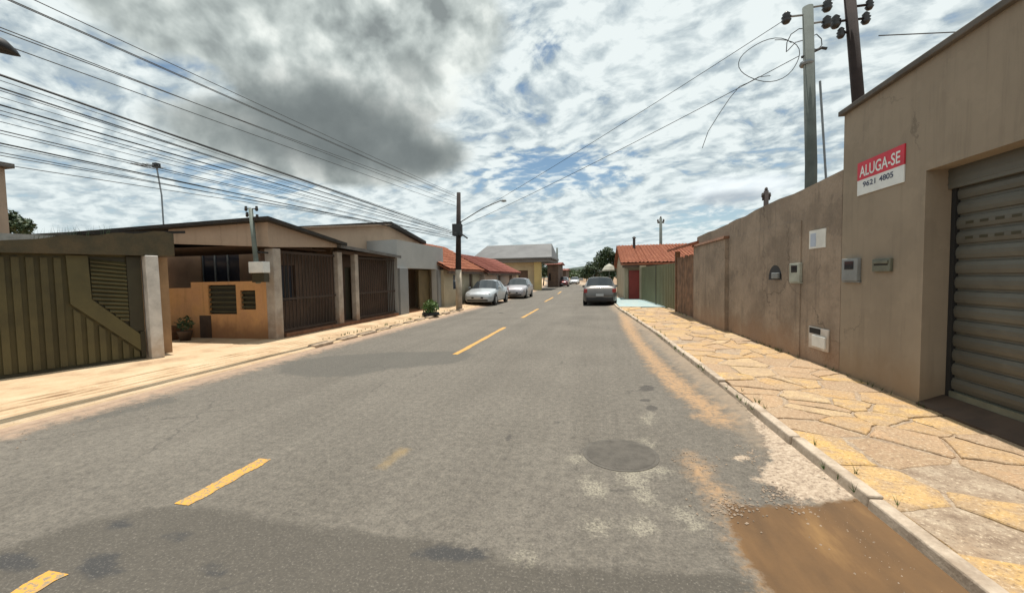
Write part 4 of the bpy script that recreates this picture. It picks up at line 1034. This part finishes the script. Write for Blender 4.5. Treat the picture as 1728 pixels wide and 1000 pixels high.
# ------------------------------------------------------------------ left: tiled houses, yellow building
def tiled(name, label, x0, x1, ybase, eave, ridge, Xw, mroof, mwall, depth=3.0, ov=.5, holes=(), extra=0):
    Fx = F((Xw, 0), (Xw, 80), 'L'); s0, s1 = Fx.S(x0, 480), Fx.S(x1, 480)
    zE = (Fx.Z(x0, eave[0])+Fx.Z(x1, eave[1]))/2
    zR = (F((Xw-depth,0),(Xw-depth,80),'L').Z(x0, ridge[0])+F((Xw-depth,0),(Xw-depth,80),'L').Z(x1, ridge[1]))/2
    zR = max(zR, zE+.5)
    o = thing(name, label, 'house', (Xw-1, (s0+s1)/2, .1))
    hs = [(s0+(s1-s0)*a, s0+(s1-s0)*b_, z0, z1) for a, b_, z0, z1 in holes]
    MB().wall(Fx, s0, s1, 0, zE, -.2, 0, holes=hs).build('wall', mwall, o)
    for h in hs: MB().fbox(Fx, h[0], h[1], h[2], h[3], -.15, -.1).build('door' if h[2] < .5 else 'window', m_window_blue if h[2] > .5 else m_porch, o)
    y0, y1 = s0-.25, s1+.25
    tile_grid(MB().prism([(Xw+ov,y0,zE-.05),(Xw+ov,y1,zE-.05),(Xw-depth,y1,zR),(Xw-depth,y0,zR)], (0,0,.06)), (Xw+ov,y0,zE+.01),(Xw+ov,y1,zE+.01),(Xw-depth,y1,zR+.06),(Xw-depth,y0,zR+.06)).build('roof', mroof, o)
    MB().prism([(Xw-depth-.004,y0,zR),(Xw-depth-.004,y1,zR),(Xw-2*depth,y1,zE),(Xw-2*depth,y0,zE)], (0,0,.11)).build('roof', mroof, o)
    MB().fbox(Fx, s0-.2, s1+.2, zE-.2, zE-.06, ov-.12, ov-.04).build('fascia_board', m_porch, o)
    for s_ in (s0, s1-.2):
        MB().prism([(Xw-.21,s_,0),(Xw-.21,s_,zE),(Xw-depth,s_,zR-.05),(Xw-2*depth+.3,s_,zE),(Xw-2*depth+.3,s_,0)], (0,.2,0)).build('gable_wall', mwall, o)
    return o
Xh = G(748, 521, .12)[0]-.45
tiled('tiled_house', 'cream house with orange tiled roof behind the slim utility pole', 749, 812, 515, (456,457), (426,425), Xh, m_tile, m_cream, 2.8, .4, [(.62,.72,.12,2.0),(.2,.34,1.0,1.8)])
tiled('tiled_house', 'small house with maroon tiled roof behind the second parked car', 818, 872, 500, (459,461), (441,442), Xh+.35, m_tile_maroon, m_pinkish, 2.2, .35, [(.3,.42,1.0,1.8),(.7,.82,.12,2.0)])

Yy0 = 37.0; Xy = -7.6
Fy = F((Xy, 0), (Xy, 90), 'L'); y0_ = Fy.S(902, 470); y1_ = y0_+6.5
yb_ = thing('corner_building', 'cream and yellow corner building under a broad grey metal roof', 'building', (Xy-3, (y0_+y1_)/2, .1))
zRf = PY(860, 437, y0_)[2]; zRt = PY(850, 414, y0_+3.2)[2]
Ffr = F((Xy-14, y0_), (Xy, y0_), 'L'); Ffr.n = np.array([0., -1.])
MB().wall(Ffr, 0, 14, 0, zRf-.3, -.3, 0, holes=[(12.0, 13.2, .14, 2.4), (9.0,10.2,1.0,2.2), (5,6.4,1.0,2.2)]).build('front_wall', m_cream, yb_)
MB().wall(Fy, y0_+.001, y1_, 0, zRf-.3, -.3, .0, holes=[(y0_+.8, y0_+2.4, .14, 2.5), (y0_+3.6, y0_+5.6, .14, 2.5)]).build('side_wall', m_cream, yb_)
for h in ((12.0,13.2,.14,2.4),): MB().fbox(Ffr, *h, -.25, -.18).build('door', m_porch, yb_)
for h in ((9.0,10.2,1.0,2.2),(5,6.4,1.0,2.2)): MB().fbox(Ffr, *h, -.25, -.18).build('window', m_window_blue, yb_)
for h in ((y0_+.8, y0_+2.4, .14, 2.5), (y0_+3.6, y0_+5.6, .14, 2.5)): MB().fbox(Fy, *h, -.25, -.18).build('door', m_glass, yb_)
MB().box(Xy+.1, Xy+.9, y0_-.8, y0_-.1, 0, zRf-.32).build('pillar', m_ochre, yb_)
x0r = PY(800, 430, y0_)[0]; x1r = PY(929, 432, y0_)[0]+.3; yc = (y0_+y1_)/2
ha = [(x0r,y0_-1.4,zRf-.1),(x1r,y0_-1.4,zRf-.1),(x1r,y1_+.8,zRf-.1),(x0r,y1_+.8,zRf-.1)]
MB().add(ha+[(x,y,z+.16) for x,y,z in ha]+[(x0r+.9,yc-.2,zRt),(x1r-.5,yc-.2,zRt),(x1r-.5,yc+.2,zRt),(x0r+.9,yc+.2,zRt)],
   [(0,3,2,1),(0,1,5,4),(1,2,6,5),(2,3,7,6),(3,0,4,7),(4,5,9,8),(5,6,10,9),(6,7,11,10),(7,4,8,11),(8,9,10,11)]).build('roof', m_metal_roof, yb_)
MB().box(x0r+.3, x1r-.3, y0_-1.2, y1_+.6, zRf-.48, zRf-.11).build('soffit_band', mat('grey_band', (.13,.125,.125), .8, .2, 1, .1, .1), yb_)

# ------------------------------------------------------------------ far street: plain houses, trees, hill
def far_house(label, x0, x1, ytop, Y, depth, mw, mr, roofpx):
    a, b_ = PY(x0, 465, Y)[0], PY(x1, 465, Y)[0]; z = PY((x0+x1)/2, ytop, Y)[2]; zr_ = PY((x0+x1)/2, roofpx, Y+depth/2)[2]
    o = thing('house', label, 'house', ((a+b_)/2, Y, 0))
    MB().box(a, b_, Y, Y+depth, 0, z).build('wall', mw, o)
    MB().prism([(a-.4,Y-.4,z+.003),(b_+.4,Y-.4,z+.003),(b_+.4,Y+depth/2,max(zr_,z+.4)),(b_+.4,Y+depth+.4,z+.003)][:0] or [(a-.4,Y-.4,z+.004),(a-.4,Y+depth/2,max(zr_,z+.4)),(a-.4,Y+depth+.4,z+.004)], (b_-a+.8,0,0)).build('roof', mr, o)
    MB().box((a+b_)/2-.5, (a+b_)/2+.5, Y-.03, Y-.002, .1, 2.1).build('door', m_porch, o)
    MB().box(a+(b_-a)*.12, a+(b_-a)*.3, Y-.03, Y-.002, 1.0, 2.1).build('window', m_window_blue, o)
    return o
far_house('distant brown house just past the yellow building', 924, 942, 446, 60, 8, m_porch, m_tile_maroon, 447)
far_house('distant reddish house past the grey utility pole', 938, 955, 456, 86, 9, m_porch, m_tile_maroon, 454)
far_house('pale distant house at the far right end of the street', 1000, 1016, 458, 66, 9, m_grey_front, m_metal_roof, 453)
far_house('grey distant building closing the far end of the street', 962, 982, 461, 150, 12, m_grey_front, m_metal_roof, 456)

def tree(name, label, base, h, radii, ctr, n, size, lm_, group=None):
    o = thing(name, label, 'tree', base, group)
    bx, by_, bz = base; k = (ctr[0]-bx, ctr[1]-by_)
    tr = MB().tube([(bx,by_,bz-.1),(bx+k[0]*.3,by_,bz+h*.35),(bx+k[0]*.8,by_,ctr[2])], .16*h/5, 8, .06*h/5)
    for _ in range(5):
        a = rng.uniform(0, 2*math.pi); tr.tube([(bx+k[0]*.4,by_,bz+h*.42),(ctr[0]+radii[0]*.6*math.cos(a), ctr[1]+radii[1]*.6*math.sin(a), ctr[2]+radii[2]*rng.uniform(-.2,.5))], .06*h/5, 6, .02*h/5)
    tr.build('trunk', m_trunk, o)
    mb = MB()
    for _ in range(16):
        d = rng.normal(size=3); d /= np.linalg.norm(d); c_ = np.array(ctr)+d*np.array(radii)*rng.uniform(.25,.85); rr = np.array(radii)*rng.uniform(.28,.5)
        l = leaves(c_, rr, n//16, size); mb.add(l.v, l.f)
    mb.build('crown', lm_, o); return o
c_ = PY(1022, 447, 40); r_ = .35
tree('tree', 'dark green tree left of the terracotta roofed house', (c_[0]+.6,40,0), 4.8, (1.9,1.6,1.6), (c_[0]+.5,40,c_[2]+.35), 3200, .14, m_leaf2)
c_ = PY(1000, 466, 44)
tree('tree', 'lower dark tree behind the parked grey car', (c_[0]+.4,44,0), 2.6, (1.9,1.3,1.0), (c_[0]+.3,44,c_[2]+.55), 1600, .13, m_leaf2)
c_ = PY(15, 378, 15); 
tree('tree', 'dark tree top showing over the olive gate at the left edge', (c_[0]-.5,15,0), 4, (1.3,1.3,.75), (c_[0]-.3,15,c_[2]+.05), 2600, .10, m_leaf2)
c_ = PY(931, 462, 70)
tree('tree', 'dark street tree beyond the yellow building', (c_[0]-1.5,70,0), 4, (2.2,2.2,1.5), (c_[0]-1.0,70,2.6), 1600, .2, m_leaf2)
for i, (x, Y, hh, lb) in enumerate(((958,130,4.0,'left of the far trees closing the street'),(972,170,5.2,'middle of the far trees closing the street'),(990,120,4.0,'right of the far trees closing the street'))):
    c_ = PY(x, 465, Y); tree('tree', lb, (c_[0],Y,0), hh, (5.5,4,hh*.36), (c_[0],Y,hh*.6), 1400, .45, m_leaf, 'far trees')
# umbrella-like pale awning by the dark tree
c_ = PY(1028, 452, 36)
um = thing('parasol', 'pale parasol under the dark tree by the tiled house', 'parasol', (c_[0], 36, 0))
MB().tube([(c_[0],36,0),(c_[0],36,c_[2]+.5)], .03, 6).build('pole', m_steel, um)
MB().lathe((c_[0],36,c_[2]-.25), [(.62,0),(.60,.10),(.38,.42),(.04,.62)], 8).build('canopy', mat('parasol_cloth', (.42,.41,.34), .9, .2, 3, .1, 0), um)
# hills
vs = []; n_ = 60
for i in range(n_+1):
    x = -900+1800*i/n_; h_ = 8+10*math.exp(-((x+60)/160)**2)+5*math.sin(x*.012)+3*math.sin(x*.04+1)
    vs += [(x, 520, -1), (x, 620, max(h_, 5)), (x, 900, -1)]
fq = [(i*3+k, i*3+3+k, i*3+4+k, i*3+1+k) for i in range(n_) for k in (0,1)]
tag(MB().add(vs, fq).build('hill', m_hill, smooth=True), kind='structure')
# tall pale building at the left edge
e0, e1 = PX(9, 300, -16), PX(9, 300, -16)
hb = thing('tall_house', 'tall pale house cut by the left edge of the picture', 'house', (-19, e0[1]-2, 0))
zt_ = PX(4, 283, -16)[2]
MB().box(-22, -16, e0[1]-5, e0[1]+.0, 0, zt_).build('wall', m_fascia, hb)
MB().box(-22.2, -15.8, e0[1]-5.2, e0[1]+.1, zt_, zt_+.12).build('parapet', m_coping, hb)
MB().box(-15.999, -15.97, e0[1]-3.4, e0[1]-2.2, zt_-2.2, zt_-1.0).build('window', m_window_blue, hb)
# wiry weeds on the beam
mb = MB()
for _ in range(60):
    a = rng.uniform(FG.S(60), FG.S(190)); z_ = ztop(a)+.01; b3 = FG.P(a, z_, rng.uniform(-.2,.05)); h_ = rng.uniform(.06,.22)
    mb.add([np.array(b3)+(-.006,0,-.04), np.array(b3)+(.006,0,-.04), np.array(b3)+(rng.uniform(-.08,.08),rng.uniform(-.08,.08),h_)], [(0,1,2)])
tag(mb.build('weeds', m_leaf2), 'dry weeds sprouting along the top of the gate beam', 'weeds', kind='stuff')

# street lamp whose head pokes in at the left edge
hd = PX(4, 92, -6.3); tip = PX(34, 95, -6.3)
sl_ = thing('street_lamp', 'black street lamp head cut by the left edge of the picture', 'street lamp', (-7.0, -1.2, .1))
MB().tube([(-7.0,-1.2,.0),(-7.0,-1.2,hd[2]-.1)], .07, 10, .05).build('pole', m_pole_dark, sl_)
MB().tube([(-7.0,-1.2,hd[2]-.15),(-6.9,-.6,hd[2]+.1),(hd[0],hd[1]-.25,hd[2]+.1)], .03, 8).build('arm', m_pole_dark, sl_)
L0 = hd[1]-.3; L1 = tip[1]
prof = [(.03,L0),(.08,L0+.1),(.11,L0+.25),(.10,hd[1]+.02),(.05,hd[1]+.10),(.012,L1)]
mb = MB(); vs = []; n_ = 10
zmid = tip[2]-.005
for r_, y_ in prof:
    for k in range(n_):
        w = 2*math.pi*k/n_; zz = math.sin(w); vs.append((hd[0]+r_*1.0*math.cos(w), y_, zmid+(r_*1.15*zz if zz > 0 else r_*.22*zz)))
mb.add(vs, [(i*n_+k, i*n_+(k+1)%n_, (i+1)*n_+(k+1)%n_, (i+1)*n_+k) for i in range(len(prof)-1) for k in range(n_)]+[tuple(range(n_)), tuple(range((len(prof)-1)*n_, len(prof)*n_))])
mb.build('lamp_head', m_plastic, sl_, smooth=True)

# manhole cover
mc = G(1047, 766); mh = thing('manhole_cover', 'round worn iron manhole cover in the asphalt', 'manhole cover', (mc[0], mc[1], 0))
MB().lathe((mc[0],mc[1],0), [(.30,.001),(.30,.006),(.292,.008)], 40).build('cover', mat('rusty_iron', (.090,.080,.067), .9, .3, 8, .3, .6, bscale=30), mh)
MB().lathe((mc[0],mc[1],0), [(.33,.0005),(.33,.004),(.302,.005)], 40).build('rim', mat('iron_rim', (.10,.09,.076), .9, .3, 8, .2, .3), mh)

# ------------------------------------------------------------------ cars
SED = [ # y, halfwidth, bottom, shoulder, (x4,z4),(x5,z5),z6
 (0.00,.62,.30,.50,(.55,.58),(.35,.60),.61),(.10,.76,.22,.62,(.68,.68),(.42,.71),.72),(.35,.83,.19,.70,(.74,.765),(.48,.80),.815),(.75,.86,.18,.76,(.77,.83),(.5,.87),.885),
 (1.22,.87,.18,.86,(.74,.92),(.5,.95),.965),(1.98,.87,.18,.90,(.58,1.36),(.40,1.41),1.43),(2.46,.87,.18,.91,(.59,1.39),(.41,1.44),1.46),(2.53,.87,.18,.91,(.59,1.39),(.41,1.44),1.46),(3.05,.87,.18,.92,(.58,1.36),(.40,1.41),1.43),
 (3.72,.86,.19,.93,(.70,1.0),(.48,1.03),1.045),(4.2,.83,.21,.91,(.68,.98),(.46,1.0),1.01),(4.34,.76,.25,.84,(.64,.92),(.42,.94),.95),(4.42,.66,.32,.66,(.55,.74),(.35,.76),.77)]
HAT = [(y*.97, w*1.02, b_, s_*1.04, (a[0]*1.04,a[1]*1.05), (c_[0]*1.04,c_[1]*1.055), z*1.055) for y, w, b_, s_, a, c_, z in SED[:8]]+[
 (3.35,.885,.19,.97,(.61,1.44),(.42,1.49),1.51),(3.72,.88,.20,.98,(.70,1.04),(.46,1.06),1.07),(3.86,.85,.22,.95,(.72,.97),(.48,.985),.99),(3.95,.80,.25,.80,(.70,.82),(.46,.83),.835),(4.00,.74,.30,.56,(.66,.58),(.44,.585),.59)]
def car(label, loc, rz, st, body_m, group, cat='car', name='parked_car', glass_rows=(4,8)):
    root = thing(name, label, cat, loc, group, rz)
    n = len(st); ring = []
    for y, w, zb_, sh_, p4, p5, z6 in st:
        half = [(0,zb_),(w*.86,zb_),(w*.98,zb_+.10),(w,(zb_+sh_)/2+.02),(w*.965,sh_),p4,p5,(0,z6)]
        ring.append([(x,y,z) for x,z in half]+[(-x,y,z) for x,z in half[-2:0:-1]])
    m_ = len(ring[0]); B, WS, RG = MB(), MB(), MB(); SGs = {}
    g0, g1 = glass_rows
    for i in range(n-1):
        for k in range(m_):
            q = (ring[i][k], ring[i][(k+1)%m_], ring[i+1][(k+1)%m_], ring[i+1][k]); tgt = B
            up = k in (5,6,7,8); side = k in (4,9)
            if up and i == g0: tgt = WS
            elif up and i == g1: tgt = RG
            elif side and g0 <= i < g1 and i != g0+2: tgt = SGs.setdefault((k, i > g0+2), MB())
            tgt.add(q, [(0,1,2,3)])
    B.add(ring[0], [tuple(range(m_))[::-1]]); B.add(ring[-1], [tuple(range(m_))])
    bd = B.build('body', body_m, root, local=True, weld=True, smooth=True)
    WS.build('windscreen', m_glass, root, local=True, weld=True, smooth=True); RG.build('rear_window', m_glass, root, local=True, weld=True, smooth=True)
    for SG in SGs.values(): SG.build('side_window', m_glass, root, local=True, weld=True)
    Ln = st[-1][0]
    for y in (.82, Ln-.85):
        for s_ in (-1, 1):
            MB().lathe((s_*.868,y,.33), [(.37,-.006),(.372,.006),(.30,.010)] if s_ > 0 else [(.37,.006),(.372,-.006),(.30,-.010)], 20, 'x').build('wheel_arch', m_plastic, root, local=True)
            wv_ = bpy.data.objects.new('wheel', None)
            ty = MB().lathe((s_*.80,y,.31), [(.20,-.095),(.28,-.10),(.31,-.07),(.31,.07),(.28,.10),(.20,.095)], 20, 'x').build('wheel', m_tyre, root, local=True, smooth=True)
            bpy.data.objects.remove(wv_)
            MB().lathe((s_*.893,y,.31), [(.19,-.006),(.195,0),(.14,.012*s_),(.05,.02*s_)], 14, 'x').build('rim', m_rim, ty, local=True)
    w0_ = st[1][1]
    for s_ in (-1, 1):
        MB().add([(s_*x, y, z) for x, y, z in ((.46,-.012+.04,.585),(.70,.075,.60),(.72,.10,.70),(.46,.055,.70),(.46,.10,.585),(.70,.16,.60),(.72,.2,.70),(.46,.16,.70))], [(0,1,2,3),(7,6,5,4),(0,4,5,1),(1,5,6,2),(2,6,7,3),(3,7,4,0)]).build('headlight', m_lampglass, root, local=True)
        MB().box(s_*.74-.09, s_*.74+.09, Ln-.16, Ln-.015, .70, .90).build('taillight', m_tail, root, local=True, bevel=.01)
        MB().box(s_*.93-.09, s_*.93+.07, 1.45, 1.55, .92, 1.06).build('mirror', body_m, root, local=True, bevel=.03)
    MB().box(-.34,.34,-.02,.03,.40,.50).build('grille', m_plastic, root, local=True, bevel=.008)
    MB().box(-.6,.6,-.012,.04,.27,.36).build('air_intake', m_plastic, root, local=True, bevel=.008)
    MB().box(-.20,.20,-.034,-.021,.43,.52).build('number_plate', m_plate, root, local=True)
    MB().box(-.20,.20,Ln+.003,Ln+.016,.52,.64).build('number_plate', m_plate, root, local=True)
    MB().box(-.70,.70,Ln-.12,Ln+.035,.27,.46).build('rear_bumper', m_plastic, root, local=True, bevel=.02)
    return root
GC = 'cars parked along the kerbs'
c0 = G(789, 517); c1 = G(846, 519)
car('silver sedan parked facing the camera beside the slim pole', ((c0[0]+c1[0])/2-.55, c0[1]+.15, .02), R(0), SED, m_silver, GC)
c2 = G(884, 504); car('pale silver car parked behind the silver sedan', (c2[0]-.75, c2[1]-.2, .0), R(0), HAT, m_lilac, GC, glass_rows=(4,8))
c3, c4 = G(984, 516), G(1041, 516)
car('warm grey hatchback seen from behind at the right kerb', ((c3[0]+c4[0])/2, c3[1]+4.0, .0), math.pi, None or [(4.0-y, *r) for y, *r in HAT[::-1]][::-1] if False else HAT, m_warm, GC)
bpy.context.view_layer.update()
# the grey hatchback faces away from the viewer
hc = [o for o in bpy.data.objects if o.get('label','').startswith('warm grey hatchback')][0]
f1_ = PY(955, 475, 62); car('dark red car far down the street', (f1_[0]-.6, 62, 0), 0, HAT, m_darkred, GC)
f2_ = PY(966, 474, 78); car('white car far down the street', (f2_[0]+.3, 78, 0), 0, SED, m_carwhite, GC)

# ------------------------------------------------------------------ light and sky
EL, AZ = 82.0, 4.0                                  # sun high, slightly right of straight up the street (azimuth from +Y towards +X)
sd = Vector((math.cos(R(EL))*math.sin(R(AZ)), math.cos(R(EL))*math.cos(R(AZ)), math.sin(R(EL))))
sun = bpy.data.lights.new('sun', 'SUN'); sun.energy = 5.0; sun.angle = R(.53); sun.color = (1, .945, .86)
so = bpy.data.objects.new('sun', sun); C.objects.link(so); so.rotation_euler = sd.to_track_quat('Z', 'Y').to_euler()
W_ = bpy.data.worlds.new('World'); sc.world = W_; W_.use_nodes = True
t = NT(W_.node_tree); bg = t.n['Background']
sky = t.add('ShaderNodeTexSky', sky_type='NISHITA'); sky.sun_disc = False; sky.sun_elevation = R(EL); sky.sun_rotation = R(AZ)
sky.air_density = 1.0; sky.dust_density = .6; sky.ozone_density = 1.5
d = t.add('ShaderNodeTexCoord').outputs['Generated']
s3 = t.add('ShaderNodeSeparateXYZ'); t.put(s3.inputs[0], d); x, y, z = s3.outputs
den = t.m('ADD', t.m('MAXIMUM', z, 0.0), .24)
cv = t.add('ShaderNodeCombineXYZ'); t.put(cv.inputs[0], t.m('DIVIDE', x, den)); t.put(cv.inputs[1], t.m('DIVIDE', y, den)); pl = cv.outputs[0]
# high broken layer
wv = t.vm('ADD', pl, t.vm('SCALE', t.noise(pl, 1.4, 3, .55, col=True), sc_=.35))
mpc = t.add('ShaderNodeMapping'); t.put(mpc.inputs[0], wv); mpc.inputs['Rotation'].default_value = (0,0,R(35)); mpc.inputs['Scale'].default_value = (1.15, 1.4, 1)
na = t.noise(mpc.outputs[0], 7.5, 6, .56); nb = t.noise(mpc.outputs[0], 1.5, 5, .55)
az = t.m('ARCTAN2', x, y); el = t.m('ARCSINE', z)
wob = t.noise(d, 7, 5, .6); wob2 = t.noise(t.vm('ADD', d, (3.1,1.7,.4)), 4.0, 6, .62)
def blobm(px, py, rx, ry, amp=.8, w=None):
    a0, e0 = azel(px, py); a1, _ = azel(px+rx, py); _, e1 = azel(px, py-ry)
    ra, re = abs(a1-a0), abs(e1-e0)
    u = t.m('DIVIDE', t.m('SUBTRACT', az, a0), ra); v = t.m('DIVIDE', t.m('SUBTRACT', el, e0), re)
    r2 = t.m('SQRT', t.m('ADD', t.m('MULTIPLY', u, u), t.m('MULTIPLY', v, v)))
    return t.m('ADD', t.m('SUBTRACT', 1.0, r2), t.m('MULTIPLY', t.m('SUBTRACT', w or wob2, .5), amp))
# blue openings
blue = t.m('MAXIMUM', t.m('MAXIMUM', blobm(930,292,210,62,.9), t.m('SUBTRACT', blobm(930,80,190,130,2.2), .45)), t.m('MAXIMUM', blobm(1200,372,130,30,1.0), blobm(440,315,160,50,1.0)))
cov = t.m('ADD', t.m('MULTIPLY', na, .65), t.m('MULTIPLY', nb, .35))
cov = t.m('SUBTRACT', cov, t.m('MULTIPLY', t.sstep(blue, -.1, .75), .175))
cm = t.sstep(cov, .295, .46)
nao = t.noise(t.vm('ADD', mpc.outputs[0], (.03,.06,0)), 7.5, 6, .56)
rel = t.m('MULTIPLY', t.m('SUBTRACT', na, nao), .6)
ccol = t.ramp(t.m('ADD', rel, t.m('ADD', t.m('MULTIPLY', na, .5), t.m('MULTIPLY', nb, .5))), [(.36,(4.0,4.7,5.0)),(.48,(5.7,6.4,6.5)),(.60,(7.6,8.2,8.1))])
skyc = t.mix(1.0, sky.outputs[0], (.88,.95,.90), 'MULTIPLY')
col = t.mix(t.m('MULTIPLY', cm, .95), skyc, ccol)
# thin veil to the left, whiter towards the horizon
col = t.mix(t.sstep(el, .30, .02, 0, .40), col, (5.8,6.7,7.0))
# big grey cumulus
body = t.m('MAXIMUM', blobm(590,110,240,180,1.1), t.m('MAXIMUM', blobm(575,245,250,82,.5), t.m('MAXIMUM', blobm(700,50,170,140,1.0), blobm(400,40,240,110,1.0))))
bm_ = t.sstep(body, -.02, .24)
n_in = t.noise(t.vm('ADD', d, (.3,2.2,5.0)), 8.5, 6, .58)
def nin(off): return t.noise(t.vm('ADD', t.vm('ADD', d, (.3+off[0],2.2+off[1],5.0+off[2])), t.vm('SCALE', t.noise(d, 5, 3, .5, col=True), sc_=.06)), 7.5, 5, .5)
relc = t.m('MULTIPLY', t.m('SUBTRACT', nin((0,0,0)), nin((.008,.01,.035))), .85)
shade = t.ramp(t.m('ADD', relc, t.m('ADD', t.m('MULTIPLY', nin((0,0,0)), .6), t.m('MULTIPLY', wob, .4))), [(.30,(2.3,2.6,2.6)),(.42,(3.7,4.15,4.05)),(.52,(5.2,5.7,5.5)),(.66,(8.0,8.4,8.0))])
darkb = t.sstep(t.m('MAXIMUM', blobm(565,225,250,110,.9), blobm(690,265,140,60,.7)), -.25, .75)
shade = t.mix(t.m('MULTIPLY', darkb, .93), shade, t.mix(n_in, (1.0,1.16,1.18), (2.1,2.4,2.4)))
shade = t.mix(t.sstep(blobm(700,120,90,70,1.0), .15, .8, 0, .55), shade, (2.6,2.9,2.85))
col = t.mix(bm_, col, shade)
# distant low cumulus to the right
low = blobm(1250,318,150,34,1.9); lm2 = t.sstep(low, .1, .7, 0, .8)
col = t.mix(lm2, col, t.mix(t.sstep(blobm(1230,338,110,22,.6), .0, .7), (8.4,9.0,9.2), (3.9,4.4,4.9)))
t.put(bg.inputs[0], col); bg.inputs[1].default_value = .1

sc.view_settings.view_transform = 'Standard'; sc.view_settings.look = 'None'; sc.view_settings.exposure = 0.22; sc.view_settings.gamma = 1.0
sc.cycles.use_denoising = True
sc.cycles.max_bounces = 6
